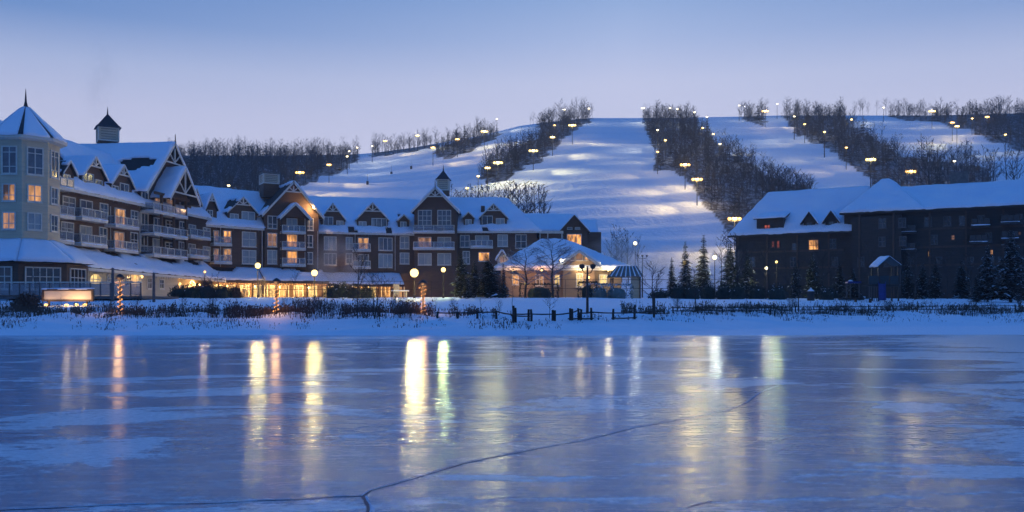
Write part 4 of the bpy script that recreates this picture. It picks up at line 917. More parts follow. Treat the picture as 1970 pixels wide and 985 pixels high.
dormer(LR, (1599, 407), (1588, 422), (1610, 422), 442, [((1593, 425, 1605, 440), 'pane_blue', 2, 2)], lodge, wall='lodge', trim='lodge', truss=False, length=4.5, side=.5, seed=32, setback=.2)
for px, py in ((1611, 381), (1778, 374)):                                                # gablet vents
    p = at(px, py, 160 - (px - 1600) * .045); mb = MB(); mb.prism([p + LR.u * -.9, p + LR.u * .9, p + V(0, 0, .9)], -LR.n * 2); mb.build('roof_vent', 'lodge', lodge)
p = at(1846, 362, 150); mb = MB(); mb.box(p + V(0, 0, .4), LR.u * 1.35, LR.n * 1.1, V(0, 0, 2.0)); ch = mb.build('chimney', 'stone', lodge); mb = MB(); mb.box(p + V(0, 0, 2.5), LR.u * 1.5, LR.n * 1.25, V(0, 0, .12)); mb.build('chimney_cap', 'stone', ch)
for z in (13.75, 10.85, 7.95):                                                             # floor beams and posts
    for a_, b_, o_ in ((uS + 9.1, uE - .1, .0), (.1, uS - .1, .0)):
        if z > 13.8 - .1 and a_ < 1: continue
        mb = MB(); LR.box(mb, a_, b_, .003, .14, z - .16, z + .16); mb.build('floor_beam', 'timber', lodge)
for k in range(11):
    u = .4 + k * (uE - .8) / 10; mb = MB(); o_ = 2.0 if uS + 1.5 < u < uS + 9 else 0; LR.box(mb, u - .14, u + .14, o_ + .003, o_ + .2, 2.3, 13.55 if u < uS else 16.4); mb.build('wall_post', 'timber', lodge)
LWN = [((1555.5, 461, 1575, 483), 'lit', 0), ((1485, 464, 1490, 476), 'lit_red', 0), ((1495, 463, 1500, 477), 'lit_red', 0), ((1524, 468, 1536, 484), 'pane_black', 0)]
for px in (1637, 1690, 1728, 1778, 1815, 1845, 1880, 1925, 1953): LWN.append(((px, 422 - (px - 1637) * .035, px + 15, 441 - (px - 1637) * .035), 'pane_black', 0))
for px in (1595, 1642, 1690, 1730, 1790, 1895, 1930): LWN.append(((px, 459 - (px - 1600) * .04, px + 14, 478 - (px - 1600) * .04), 'pane_black', 0))
for px in (1440, 1520, 1600, 1650, 1700, 1745, 1800, 1860, 1900): LWN.append(((px, 494, px + 13, 513), 'pane_black', 0))
LWN += [((1785, 483, 1791, 494), 'lit_soft', 0), ((1830, 452, 1837, 462), 'lit_soft', 0), ((1712, 500, 1718, 510), 'lit_half', 0), ((1905, 480, 1911, 490), 'lit_half', 0), ((1958, 446, 1964, 452), 'lit_soft', 0)]
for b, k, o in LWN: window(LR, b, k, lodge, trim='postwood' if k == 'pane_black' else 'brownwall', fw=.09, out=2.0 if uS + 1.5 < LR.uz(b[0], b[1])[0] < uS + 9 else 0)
for (a, b_, y) in ((1678, 1716, 447), (1722, 1762, 446), (1678, 1716, 481), (1722, 1762, 480), (1868, 1905, 433), (1925, 1962, 427), (1926, 1960, 458), (1865, 1900, 465)):
    balcony(LR, a, b_, y, lodge, depth=1.3, posts=3, trim='lodge', panel='pane_black')

# ------------------------------------------------------------------ pool pavilion
pav = thing('pool_pavilion', 'low cream pool pavilion with a wide snowy hipped roof and glowing walls', 'pavilion')
PV = Facade((-2.2, 128), (16.6, 128))
mb = MB(); PV.box(mb, .6, PV.len - .8, -12, 0, 2.3, 6.8); mb.build('wall', 'tan', pav)
ridge_roof(PV, -.4, PV.len + .6, 6.9, 11.4, 6.5, pav, hipl=7, hipr=9.5, seed=301, over=1.0, fascia='trim', thick=.35)
a_, l_, r_ = PV.uz(1114, 481, 1.2), PV.uz(1081, 504, 1.2), PV.uz(1147, 504, 1.2); a_ = ((l_[0] + r_[0]) / 2, a_[1]); r_ = (r_[0], l_[1])
mb = MB(); mb.prism([PV.pt(l_[0] + .2, .9, 2.3), PV.pt(r_[0] - .2, .9, 2.3), PV.pt(r_[0] - .2, .9, l_[1] - .1), PV.pt(a_[0], .9, a_[1] - .3), PV.pt(l_[0] + .2, .9, l_[1] - .1)], -PV.n * 5); mb.build('wall', 'tan', pav)
gable_roof(PV, a_, l_, r_, pav, over=1.7, length=6, side=.6, truss=False, bw=.3, seed=303)
for b in ((1097, 492, 1105, 501), (1107, 486, 1122, 501), (1124, 492, 1132, 501)): window(PV, b, 'lit_soft', pav, out=.9, cols=1, rows=1, fw=.09)
for b, k in (((985, 528, 998, 548), 'lit'), ((1030, 528, 1046, 550), 'lit'), ((1066, 528, 1078, 550), 'lit_yellow'), ((1108, 526, 1122, 552), 'lit_yellow'), ((1152, 528, 1168, 548), 'lit_yellow')): window(PV, b, k, pav, out=.9 if 1080 < b[0] < 1146 else 0, cols=2, split=(.6,))
dormer(PV, (966, 483), (957, 497), (975, 497), 510, [((961, 492, 971, 506), 'lit_soft', 2, 1)], pav, setback=-.3, length=4, wall='trim', truss=False, seed=305, side=.2)
def lantern(parent, p, power, col=(1, .72, .34), r=.15, m='bulb'):
    mb = MB(); mb.lathe(p, [(r * .4, -r), (r, -.02), (r * .8, r * .8), (r * .2, r * 1.2)], 8); mb.build('wall_lamp', m, parent, True); pt_light('lamp_light', Vector(p) + V(0, -.45, 0), power, col, .15)
for px, py, pw, c_ in ((987, 521, 300, (1, .5, .2)), (1042, 520, 320, (1, .42, .15)), (1079.5, 501, 220, (1, .9, .7)), (1116, 519, 480, (1, .74, .36)), (1170, 520, 700, (1, .78, .42)), (1133, 534, 220, (1, .6, .3)), (1010, 545, 200, (1, .5, .2))):
    u, z = PV.uz(px, py, 1.4); lantern(pav, PV.pt(u, 1.4, z), pw * .30, c_, .14 if px != 1079.5 else .2)

# ------------------------------------------------------------------ placing on the ground
def ground_hit(px, py):
    for k in range(1400):
        D = 44 + k * 0.13
        X = (px - CX) / FPX * D; z = ground(X, D)
        if HY - (z - CAMZ) / D * FPX <= py: return V(X, D, z)
    D = 150; X = (px - CX) / FPX * D; return V(X, D, ground(X, D))
def gpt(px, D): X = (px - CX) / FPX * D; return V(X, D, ground(X, D))
def z_of(py, D): return CAMZ + (HY - py) / FPX * D

# ------------------------------------------------------------------ street lamps of the village
GLOW = (1, .72, .26)
def post_lamp(px, py, D, label, power, r=.26, m='bulb', col=GLOW, group='lit post lamps by the hotel'):
    p = gpt(px, D); z = z_of(py, D); t = thing('post_lamp', label, 'lamp', p, group)
    h = z - p.z
    mb = MB(); mb.tube([V(0, 0, -.2), V(0, 0, .35), V(0, 0, .4), V(0, 0, h - r * 1.3)], [.13, .12, .07, .05], 8); mb.build('post', 'iron', t)
    mb = MB(); mb.lathe(V(0, 0, h), [(r * .35, -r), (r * .85, -r * .6), (r, 0), (r * .85, r * .6), (r * .3, r)], 12); mb.build('globe', m, t, True)
    mb = MB(); mb.lathe(V(0, 0, h), [(r * .5, -r * 1.3), (r * .6, -r)], 8); mb.lathe(V(0, 0, h), [(r * .55, r * .95), (r * .4, r * 1.15), (.02, r * 1.5)], 8); mb.build('lamp_cap', 'iron', t)
    pt_light('post_lamp_light', V(p.x, p.y - .05, z), power * 1.9, col, r * 1.1)
    return t
post_lamp(496, 511, 108, 'lit globe lamp above the pale frosted bush by the porch', 3000, .34)
post_lamp(605, 525, 104, 'lit globe lamp on a black post left of the steam', 3400, .36)
post_lamp(797, 525, 98, 'brightest lit globe lamp, before the centre of the hotel', 7000, .46)
post_lamp(853, 519, 106, 'greenish lit lamp on a pale post beside the dark spruces', 1700, .27, col=(.9, 1, .35))
post_lamp(394, 523, 112, 'small warm lamp at the end of the left porch', 220, .15, 'bulb_orange', (1, .7, .45))
post_lamp(1222, 468, 150, 'white lit lamp over the foot of the ski hill behind the shelter', 1600, .32, 'bulb_white', (1, .95, .75))
post_lamp(1318, 505, 128, 'yellow lit lamp between two spruces at the foot of the hill', 2000, .30, col=(1, .9, .4))
post_lamp(1375, 495, 128, 'white lit lamp right of the pair of spruces', 2000, .32, 'bulb_white', (1, .95, .75))
post_lamp(1474, 516, 122, 'white lit lamp before the dark lodge wall', 900, .22, 'bulb_white', (1, .85, .6))
post_lamp(1494, 504, 122, 'greenish lit lamp high before the dark lodge wall', 900, .18, col=(.9, 1, .35))
def dark_post(px, base, top, label, heads, name='lamp_post'):
    p = ground_hit(px, base); h = z_of(top, p.y) - p.z; t = thing(name, label, 'lamp post', p, 'unlit lamp posts on the lawn')
    mb = MB(); mb.tube([V(0, 0, -.2), V(0, 0, .5), V(0, 0, h)], [.11, .09, .06], 8); mb.build('post', 'iron', t)
    w = .75
    if heads > 1:
        mb = MB(); mb.tube([V(-w * (heads - 1) / 2, 0, h - .15), V(-w * (heads - 1) / 2 + .15, 0, h - .45), V(0, 0, h - .5), V(w * (heads - 1) / 2 - .15, 0, h - .45), V(w * (heads - 1) / 2, 0, h - .15)], .04, 6); mb.build('arm', 'iron', t)
    for k in range(heads):
        mb = MB(); mb.lathe(V((k - (heads - 1) / 2) * w, 0, h), [(.06, -.2), (.17, -.1), (.21, .05), (.10, .14)], 8); mb.build('lamp_head', 'iron', t)
dark_post(1236, 568, 492, 'unlit black lamp post with three heads on a curved arm', 3)
dark_post(1162, 568, 513, 'slim unlit black lamp post left of the striped-roof shelter', 1)
dark_post(1130, 603, 512, 'tall unlit lamp post with two heads behind the rail fence', 2)
dark_post(1071, 572, 503, 'unlit twin lamp post before the pavilion', 2)

# posts wound with fairy lights
def fairy_post(px, base, top, label):
    p = ground_hit(px, base); h = z_of(top, p.y) - p.z; t = thing('fairy_light_post', label, 'lamp post', p, 'posts wound with fairy lights')
    mb = MB(); mb.tube([V(0, 0, -.2), V(0, 0, h - .25)], [.07, .05], 8); mb.build('post', 'iron', t)
    mb = MB(); mb.lathe(V(0, 0, h - .2), [(.08, -.12), (.26, -.05), (.30, .06), (.16, .2), (.03, .27)], 10); mb.build('lamp_hood', 'iron', t)
    r = random.Random(px); mb = MB(); n = 84
    for k in range(n):
        s_ = k / n; z = s_ * (h - .35); a = s_ * 44; rr = .10 + r.uniform(0, .07) + (.12 if s_ > .86 else 0) + (.07 if s_ < .12 else 0)
        c = V(rr * math.cos(a), rr * math.sin(a), z); q = .02
        mb.add([c + V(q, 0, 0), c + V(-q, 0, 0), c + V(0, q, 0), c + V(0, -q, 0), c + V(0, 0, q * 1.3), c + V(0, 0, -q * 1.3)], [[0, 2, 4], [2, 1, 4], [1, 3, 4], [3, 0, 4], [2, 0, 5], [1, 2, 5], [3, 1, 5], [0, 3, 5]])
    mb.build('fairy_lights', 'fairy', t)['kind'] = 'stuff'
    for f, pw in ((.35, 26), (.8, 42)): pt_light('fairy_glow', V(p.x, p.y - .3, p.z + h * f), pw, (1, .5, .2), .2)
fairy_post(231, 605, 529, 'post wound with orange fairy lights beside the lit sign')
fairy_post(532, 604, 537, 'post wound with orange fairy lights below the pale bush')
fairy_post(814, 604, 540, 'post wound with orange fairy lights beneath the brightest lamp')

# plain wooden posts, glass wind screen and deck, lit sign
for px, base, top, lab in ((217, 577, 515, 'bare grey wooden post left of the fairy light post'), (296, 577, 524, 'bare grey wooden post before the dark arcade')):
    p = gpt(px, 80); h = z_of(top, 80) - p.z; t = thing('wooden_post', lab, 'post', p); mb = MB(); mb.tube([V(0, 0, -.3), V(0, 0, h - .06), V(0, 0, h)], [.14, .12, .07], 8); mb.build('shaft', 'postwood', t)
    mb = MB(); mb.lathe(V(0, 0, h), [(.10, -.02), (.11, .05), (.03, .12)], 8); mb.build('snow_cap', 'snow', t)
ws = thing('glass_screen', 'long glass wind screen with a pale top rail on the terrace', 'screen')
WD = 84.0; x0, x1 = at(-40, 0, WD).x, at(271, 0, WD).x; z0, z1 = z_of(570, WD), z_of(544, WD); n = 16
for k in range(n + 1):
    x = lerp(x0, x1, k / n); mb = MB(); mb.abox(x - .05, x + .05, WD - .05, WD + .05, z0 - 1, z1); mb.build('post', 'postwood', ws)
for k in range(n):
    a, b_ = lerp(x0, x1, k / n) + .06, lerp(x0, x1, (k + 1) / n) - .06; mb = MB(); mb.abox(a, b_, WD - .015, WD + .015, z0 + .1, z1 - .08); mb.build('glass_panel', 'glassrail', ws)
mb = MB(); mb.abox(x0, x1 + .1, WD - .09, WD + .09, z1, z1 + .10); mb.build('top_rail', 'trim', ws)
mb = MB(); mb.abox(x0, x1 + .2, WD - .12, WD + 9, z0 - .25, z0 + .02); dk = mb.build('terrace_deck', 'postwood', None); tag(dk, 'snow dusted wooden terrace deck before the turret', kind='structure')
sg = thing('sign_board', 'long low framed sign board lit from below by ground lamps', 'sign', gpt(131, 70)); L0 = sg.location
sw, sz0, sz1 = 2.03, z_of(580, 70) - L0.z, z_of(556, 70) - L0.z
mb = MB(); f_ = .15
for (a, b_, c, d) in ((-sw, sw, sz1 - f_, sz1), (-sw, sw, sz0, sz0 + f_), (-sw, -sw + f_, sz0 + f_, sz1 - f_), (sw - f_, sw, sz0 + f_, sz1 - f_)): mb.abox(a, b_, -.12, .12, c, d)
mb.build('frame', 'timber', sg)
mb = MB(); mb.abox(-sw + f_, sw - f_, -.03, .03, sz0 + f_, sz1 - f_); mb.build('panel', 'signpanel', sg)
snow_sheet(V(-sw, -.13, sz1), V(sw, -.13, sz1), V(sw, .13, sz1), V(-sw, .13, sz1), .08, 'snow_cap', sg, res=.2)
for x in (-1.5, 1.5): mb = MB(); mb.abox(x - .06, x + .06, -.06, .06, -.3, sz0); mb.build('leg', 'timber', sg)
for k, (x, y, pw) in enumerate(((-1.45, -.55, 14), (.25, -.75, 40), (1.0, -.7, 40), (1.75, -.9, 26))):
    z = ground(L0.x + x, L0.y + y) - L0.z; mb = MB(); mb.lathe(V(x, y, z + .10), [(.08, -.08), (.15, 0), (.16, .07), (.05, .11)], 8); mb.build('ground_lamp', 'bulb_orange', sg); pt_light('sign_lamp', V(L0.x + x, L0.y + y - .02, L0.z + z + .42), pw, (1, .66, .3), .12)

# ------------------------------------------------------------------ floodlights on the ski hill
FLOOD_P = {'L': (12000, .80, 4), 'M': (8500, .64, 3), 's': (4200, .48, 2)}
def flood(px, py, size, label, group, col=(1, .80, .36), hgt=None, tower=False, aim=1):
    pw, r, n = FLOOD_P[size]; h = hgt or 10.0
    D = hill_hit(px, py + h * FPX / 460.0)
    for _ in range(6): D = hill_hit(px, py + h * FPX / D)
    D = min(D, DT - 4)
    p = hill_pt(px, D); z = z_of(py, D); t = thing('floodlight_pole', label, 'floodlight', p, group); h = max(4.0, z - p.z)
    mb = MB(); mb.tube([V(0, 0, -.5), V(0, 0, h)], [.26 if tower else .16, .16 if tower else .10], 6); mb.build('pole', 'iron', t)
    w = r * 1.35 * (n - 1) / 2
    mb = MB(); mb.box(V(0, 0, h - r), V(w + r * .5, 0, 0), V(0, .08, 0), V(0, 0, .08))
    if tower: mb.box(V(0, 0, h * .62), V(2.2, 0, 0), V(0, .15, 0), V(0, 0, .16))
    mb.build('crossarm', 'iron', t)
    for k in range(n):
        mb = MB(); mb.lathe(V((k - (n - 1) / 2) * r * 1.35, -.1, h), [(r * .4, -r * .6), (r * .68, -r * .15), (r * .62, r * .35), (r * .2, r * .6)], 8); mb.build('lamp_head', FLM[col], t, True)
    pt_light('floodlight_spill', V(p.x, p.y - .6, z + .2), pw * (.9 if px in (1413, 1318, 1341, 1752, 1472, 958, 932) else .40), col, .6)
    if aim:                                             # the beam is thrown flat across the run
        l = bpy.data.lights.new('floodlight', 'SPOT'); l.energy = pw * 3.0 * DIM; l.color = col; l.shadow_soft_size = .4; l.spot_size = math.radians(62); l.spot_blend = .9
        o = bpy.data.objects.new('floodlight', l); COL.objects.link(o); o.location = V(p.x + aim * .5, p.y - .8, z)
        q = hill_pt(px + aim * 27 / D * FPX, max(240, D - 16)) - o.location; o.rotation_euler = q.to_track_quat('-Z', 'Y').to_euler()
WARM, AMB, YEL, WHI = (1, .80, .36), (1, .70, .27), (1, .86, .38), (1, .92, .62)
FLM = {WARM: 'bulb', AMB: 'bulb_orange', YEL: 'bulb', WHI: 'bulb_white'}
FLOODS = {
    'in the wood edge left of the left ski run': [(440, 357, 's', WHI), (577, 332, 'L', AMB), (633, 317, 'M', AMB), (668, 301, 's', WHI), (672, 291, 's', WHI), (687, 284, 's', WHI)],
    'along the crest above the left ski run': [(716, 281, 's', WHI), (741, 271, 'M', AMB), (803, 261, 'M', YEL), (833, 284, 'M', AMB), (880, 268, 'M', AMB), (932, 253, 'L', WARM), (956, 229, 's', WHI)],
    'along the wood between the left and the middle run': [(899, 362, 's', YEL), (920, 339, 's', YEL), (938, 323, 'M', WARM), (958, 313, 'L', YEL), (1026, 290, 'L', YEL), (1063, 264, 'M', WARM), (1067, 241, 's', AMB), (1101, 241, 'L', WARM)],
    'on the crest at the top of the middle run': [(1086, 211, 's', WHI), (1133, 209, 's', WHI), (1237, 208, 'M', WHI), (1289, 208, 's', WHI), (1303, 210, 's', WHI), (1336, 216, 's', WHI), (1360, 225, 's', WHI)],
    'along the right edge of the middle run': [(1265, 250, 's', WHI), (1280, 270, 's', WARM), (1265, 292, 's', AMB), (1318, 317, 'L', AMB), (1341, 345, 'L', AMB), (1413, 421, 'L', AMB)],
    'along the left edge of the narrow right run': [(1352, 246, 's', WARM), (1372, 258, 's', WARM), (1385, 277, 's', WHI), (1422, 203, 's', WHI), (1472, 214, 'L', AMB), (1495, 200, 's', WHI)],
    'along the right edge of the narrow right run': [(1528, 224, 's', WHI), (1548, 239, 's', WARM), (1586, 254, 's', WARM), (1628, 284, 's', AMB), (1675, 307, 'L', YEL), (1752, 330, 'L', AMB)],
    'around the far right run': [(1638, 230, 's', WARM), (1700, 207, 's', WHI), (1793, 214, 'L', WARM), (1832, 236, 'M', AMB), (1841, 243, 'M', YEL), (1870, 228, 's', WARM), (1899, 225, 'M', AMB), (1934, 259, 's', YEL), (1836, 310, 's', WHI)],
}
AIM = dict(zip(FLOODS, (1, 1, 1, 0, -1, 1, -1, -1)))
TOW = {1528, 1586, 1675}
for where, ls in FLOODS.items():
    for k, (px, py, s_, c_) in enumerate(ls):
        flood(px, py, s_, f'{ORD[k]} floodlight from the left {where}', 'floodlights ' + where, c_, tower=px in TOW, hgt=13 if px in TOW else None, aim=AIM[where])

# padded snowmaking poles out on the left run
for k, (px, py) in enumerate(((707, 357), (753, 334), (791, 326), (937, 352))):
    D = hill_hit(px, py); p = hill_pt(px, D); t = thing('padded_pole', f'{ORD[k]} thin pole with dark foot pad from the left, on the left run', 'pole', p, 'padded poles on the left run')
    mb = MB(); mb.tube([V(0, 0, -.3), V(0, 0, 5.2)], [.07, .05], 5); mb.build('pole', 'iron', t); mb = MB(); mb.lathe(V(0, 0, 0), [(.55, -.2), (.6, .1), (.6, 1.5), (.45, 1.7)], 8); mb.build('pad', 'iron', t)
# lift station roof on the crest and dead leaning snag
p = hill_pt(878, DT - 30); t = thing('dead_tree', 'dead broken tree standing up alone on the left crest', 'tree', p); t.scale = (.55, .55, .55)
mb = MB(); mb.tube([V(0, 0, -.5), V(-.3, 0, 7), V(.2, 0, 13), V(-.6, 0, 18)], [1.0, .9, 1.5, .5], 6); mb.build('trunk', 'farbark', t)
mb = MB(); mb.tube([V(.1, 0, 11.5), V(-2.4, 0, 14.5), V(-4.2, 0, 16)], [.7, .45, .2], 5); mb.tube([V(.2, 0, 13.5), V(2.2, 0, 14), V(2.6, 0, 11)], [.8, .6, .2], 5); mb.tube([V(-.3, 0, 16), V(-.2, 0, 19)], [.4, .1], 5); mb.build('branches', 'farbark', t)
# ------------------------------------------------------------------ single trees
def split_tree(tpl, seed, name, mats, label, cat, loc, group=None, rot=0.0, s_=1.0, w=1.0):
    v, f, mi = tpl; t = thing(name, label, cat, loc, group); t.rotation_euler = (0, 0, rot); t.scale = (s_ * w, s_ * w, s_)
    key = (id(v), tuple(mats))
    if key not in TREE_ME:
        if mi is None:
            mask = np.zeros(len(f), bool)
            for a, b_ in TRUNK[seed]: mask[a:b_] = True
            parts = [('trunk', f[mask], [mats[0]], None), ('branches', f[~mask], [mats[1]], None)]
        else: parts = [('trunk', f[mi == 0], [mats[0]], None), ('crown', f[mi > 0], mats[1:], mi[mi > 0] - 1)]
        obs = []
        for nm, ff, mm, ii in parts:
            u, inv = np.unique(ff.ravel(), return_inverse=True); obs.append(np_mesh(nm, v[u], inv.reshape(-1, 3), mm, t, mi=ii))
        TREE_ME[key] = [(o.name.split('.')[0], o.data) for o in obs]
    else:
        for nm, me in TREE_ME[key]:
            o = bpy.data.objects.new(nm, me); COL.objects.link(o); o.parent = t
    return t
TREE_ME = {}
BK = ['bark', 'bark']; FB = ['farbark', 'farbark']; SP = ['bark', 'needle', 'snow']; SF = ['farbark', 'needle', 'needle']
sky_t = [(300 + k, bare_tree(300 + k, 10, 0.30, 16, 7, 1, 0.13, 0.28, tw=0.05)) for k in range(5)] + [(310 + k, bare_tree(310 + k, 10, 0.24, 14, 6, 1, 0.12, 0.4, tw=0.05)) for k in range(3)]
def hill_tree(px, base_py, top_py, label, group, back=0.0, D=None):
    D0_ = D; D = D or (hill_hit(px, base_py) if base_py > np.interp(px, TOPX, TOPY) + 1 else DT + back); p = hill_pt(px, D); h = z_of(top_py, D) - p.z
    k, tp = sky_t[rng.randrange(len(sky_t))] if D0_ is None else sky_t[5 + rng.randrange(3)]
    split_tree(tp, k, 'bare_tree', FB, label, 'tree', p - V(0, 0, .2), group, rng.uniform(0, 6.28), max(.3, h / 10), rng.uniform(.85, 1.2))
# crest trees that stand out singly against the sky
SK = {'on the crest left of the middle run': [(1078, 228, 191), (1086, 228, 200), (1100, 227, 192), (1108, 227, 188), (1118, 227, 189), (1125, 227, 187), (1139, 227, 198), (1060, 232, 208), (1070, 230, 210), (1026, 238, 214), (1021, 238, 222)],
      'on the crest above the left run': [(722, 292, 254), (730, 292, 258), (735, 291, 256), (770, 286, 262), (782, 285, 264), (795, 284, 258), (918, 262, 223), (930, 260, 228), (938, 258, 232), (905, 266, 236), (893, 267, 240)],
      'on the low wooded hill left of the runs': [(415, 297, 266), (438, 297, 265), (462, 297, 264), (470, 298, 270), (500, 298, 274), (590, 297, 266), (602, 297, 264), (612, 297, 262), (622, 297, 264), (634, 297, 267), (580, 298, 270), (350, 298, 276), (368, 298, 274), (384, 298, 272), (520, 298, 276), (546, 298, 278)],
      'on the crest at the far right': [(1620, 222, 199), (1645, 222, 194), (1655, 222, 190), (1659, 222, 188), (1670, 222, 196), (1687, 222, 192), (1704, 222, 188), (1715, 222, 196), (1729, 222, 192), (1738, 222, 188), (1744, 222, 190), (1910, 219, 186), (1917, 219, 183), (1930, 218, 184), (1942, 218, 183), (1958, 218, 188), (1966, 217, 190), (1880, 220, 200), (1895, 220, 196)],
      'along the crest of the right woods': [(1425, 224, 196), (1432, 223, 193), (1440, 223, 199), (1330, 226, 208), (1320, 226, 210), (1250, 227, 206), (1275, 227, 201), (1520, 222, 198), (1545, 222, 196), (1570, 222, 194), (1535, 222, 202), (1595, 222, 200)]}
for where, ls in SK.items():
    for k_, (px, b_, tp) in enumerate(sorted(ls)): hill_tree(px, b_, tp, ORD[k_] + ' bare tree from the left ' + where, 'bare trees ' + where, back=rng.uniform(-8, 6))
# a grove just behind the hotel roof and single trees at the foot of the hill
for k in range(27):
    px = 872 + k * 6.9 + rng.uniform(-2.5, 2.5); tp = interp(px, [870, 900, 960, 1020, 1058], [362, 356, 352, 348, 372]) + rng.uniform(-4, 14)
    hill_tree(px, 0, tp, ORD[k] + ' slender bare tree from the left in the grove behind the hotel roof', 'grove behind the hotel', D=rng.uniform(262, 292))
for k, (px, tp, D) in enumerate(((1185, 432, 240), (1208, 440, 240), (1176, 446, 236), (1196, 446, 244), (1228, 452, 246), (1400, 440, 232), (1388, 452, 230))):
    hill_tree(px, 0, tp, f'{ORD[k]} bare tree from the left at the foot of the middle run' if k < 5 else ('taller' if k == 5 else 'shorter') + ' bare tree at the left end of the lodge roof', 'bare trees at the foot of the middle run', D=D)
for k in range(26):
    px = 1468 + k * 3.8 + rng.uniform(-1.8, 1.8); tp = interp(px, [1468, 1520, 1565], [306, 318, 336]) + rng.uniform(0, 10)
    hill_tree(px, 0, tp, ORD[k] + ' slender bare tree from the left in the row above the lodge', 'tree row above the lodge', D=rng.uniform(300, 330))
for k in range(16):
    px = 1735 + k * 15 + rng.uniform(-6, 6); hill_tree(px, 0, rng.uniform(268, 300) if px > 1790 else rng.uniform(285, 310), ORD[k] + ' bare tree from the left before the far right run', 'trees before the far right run', D=rng.uniform(300, 350))

# spruces
spr = {k: spruce(400 + k, 10, w, sn) for k, (w, sn) in enumerate(((2.6, .07), (2.3, .14), (3.2, .10), (1.9, .18), (3.2, .20)))}
def spruce_at(px, base, top, kind, label, group=None, D=None, w=1.0):
    p = ground_hit(px, base) if D is None else gpt(px, D); h = z_of(top, p.y) - p.z
    split_tree(spr[kind], 0, 'spruce', SP, label, 'tree', p, group, rng.uniform(0, 6.28), h / 10, w)
spruce_at(886, 576, 484, 0, 'tall dark spruce nearest the greenish lamp', D=104, w=1.3)
spruce_at(912, 577, 500, 0, 'dark spruce in the middle of the clump before the end wing', D=100, w=1.35)
spruce_at(938, 578, 488, 2, 'broadest dark spruce before the end wing', D=98, w=1.35)
spruce_at(968, 577, 505, 3, 'thin young spruce left of the pavilion', D=98, w=.95)
spruce_at(900, 578, 528, 2, 'low dark spruce at the front of the clump', D=96)
spruce_at(1318, 556, 463, 1, 'left of two spruces at the foot of the middle run', D=126)
spruce_at(1354, 556, 450, 1, 'taller right spruce of two at the foot of the middle run', D=128)
spruce_at(1292, 556, 494, 1, 'small spruce left of the two at the foot of the run', D=128)
spruce_at(1405, 560, 462, 2, 'spruce at the left corner of the dark lodge', D=130)
spruce_at(1437, 560, 478, 0, 'dark spruce before the left end of the lodge', D=124)
for k, (px, tp, kd) in enumerate(((1530, 500, 0), (1562, 486, 2), (1615, 500, 0), (1640, 515, 2), (1745, 492, 0), (1775, 505, 2), (1800, 498, 0), (1850, 500, 2))):
    spruce_at(px, 562, tp, kd, f'{ORD[k]} dark spruce from the left along the lodge wall', 'dark spruces along the lodge', D=rng.uniform(116, 124))
spruce_at(1900, 565, 470, 4, 'snow flecked spruce before the right part of the lodge', D=102)
spruce_at(1945, 565, 440, 4, 'tallest snow flecked spruce at the right edge', D=98, w=1.1)
spruce_at(1880, 582, 528, 0, 'small dense dark spruce on the right lawn', w=1.15)

# bare trees of the shore and lawn
near = {k: (500 + k, bare_tree(500 + k, 5, sp_, nb, tw_, sb, r0, cl, dr, st, .017, 4)) for k, (sp_, nb, tw_, sb, r0, cl, dr, st) in enumerate((
    (.34, 18, 9, 2, .07, .30, 0, 1), (.30, 16, 8, 2, .06, .38, 0, 1), (.40, 10, 8, 2, .05, .15, 0, 4), (.40, 30, 14, 2, .10, .30, .30, 1), (.22, 12, 6, 1, .04, .35, 0, 1), (.42, 10, 9, 2, .05, .08, 0, 7)))}
def tree_at(px, base, top, kind, label, group=None, D=None, w=1.0, name='bare_tree', cat='tree', mats=None):
    p = ground_hit(px, base) if D is None else gpt(px, D); h = z_of(top, p.y) - p.z; k, tp = near[kind]
    split_tree(tp, k, name, mats or BK, label, cat, p, group, rng.uniform(0, 6.28), h / 5, w)
M['frosted'] = mat('frosted_twigs', (0.10, 0.11, 0.14), (0.28, 0.31, 0.36), .8, 3)
M['pale'] = mat('pale_dry_twigs', (0.34, 0.29, 0.19), (0.24, 0.20, 0.13), .8, 3)
tree_at(67, 608, 512, 4, 'thin bare sapling at the left edge before the screen')
tree_at(408, 611, 528, 2, 'bare multi stemmed small tree on the bank left of the pale bush')
tree_at(569, 612, 505, 4, 'very thin bare sapling between the first two globe lamps')
tree_at(688, 612, 470, 1, 'tall thin bare tree left of the brightest lamp', w=.8)
tree_at(722, 613, 520, 2, 'clump of bare stems on the bank left of the brightest lamp')
tree_at(742, 613, 528, 4, 'short bare sapling beside the clump of bare stems')
tree_at(757, 613, 538, 4, 'thin straight sapling closest to the brightest lamp', w=.7)
tree_at(1010, 572, 476, 3, 'rounded weeping tree with frosted twigs before the pavilion', D=104, w=1.5, mats=['bark', 'frosted'])
tree_at(1064, 573, 462, 3, 'taller weeping frosted tree before the middle of the pavilion', D=102, w=1.15, mats=['bark', 'frosted'])
tree_at(986, 598, 512, 4, 'thin sapling standing at the end of the rail fence', w=.8)
tree_at(1057, 612, 562, 0, 'small bare tree standing at the rail fence before the pavilion')
tree_at(1257, 602, 508, 0, 'bare tree behind the rail fence right of the three-headed lamp', w=1.2)
tree_at(1338, 600, 520, 0, 'bare spreading tree on the lawn below the spruces', w=1.25)
tree_at(1537, 601, 500, 1, 'bare tree on the lawn before the lodge left of the playground')
tree_at(1822, 575, 480, 1, 'bare tree with pale upright twigs before the right part of the lodge', w=1.1)
tree_at(1832, 572, 490, 1, 'bare tree close behind another on the right lawn')
tree_at(1962, 592, 545, 5, 'bare bush at the right edge of the lawn', name='bare_bush', cat='bush')
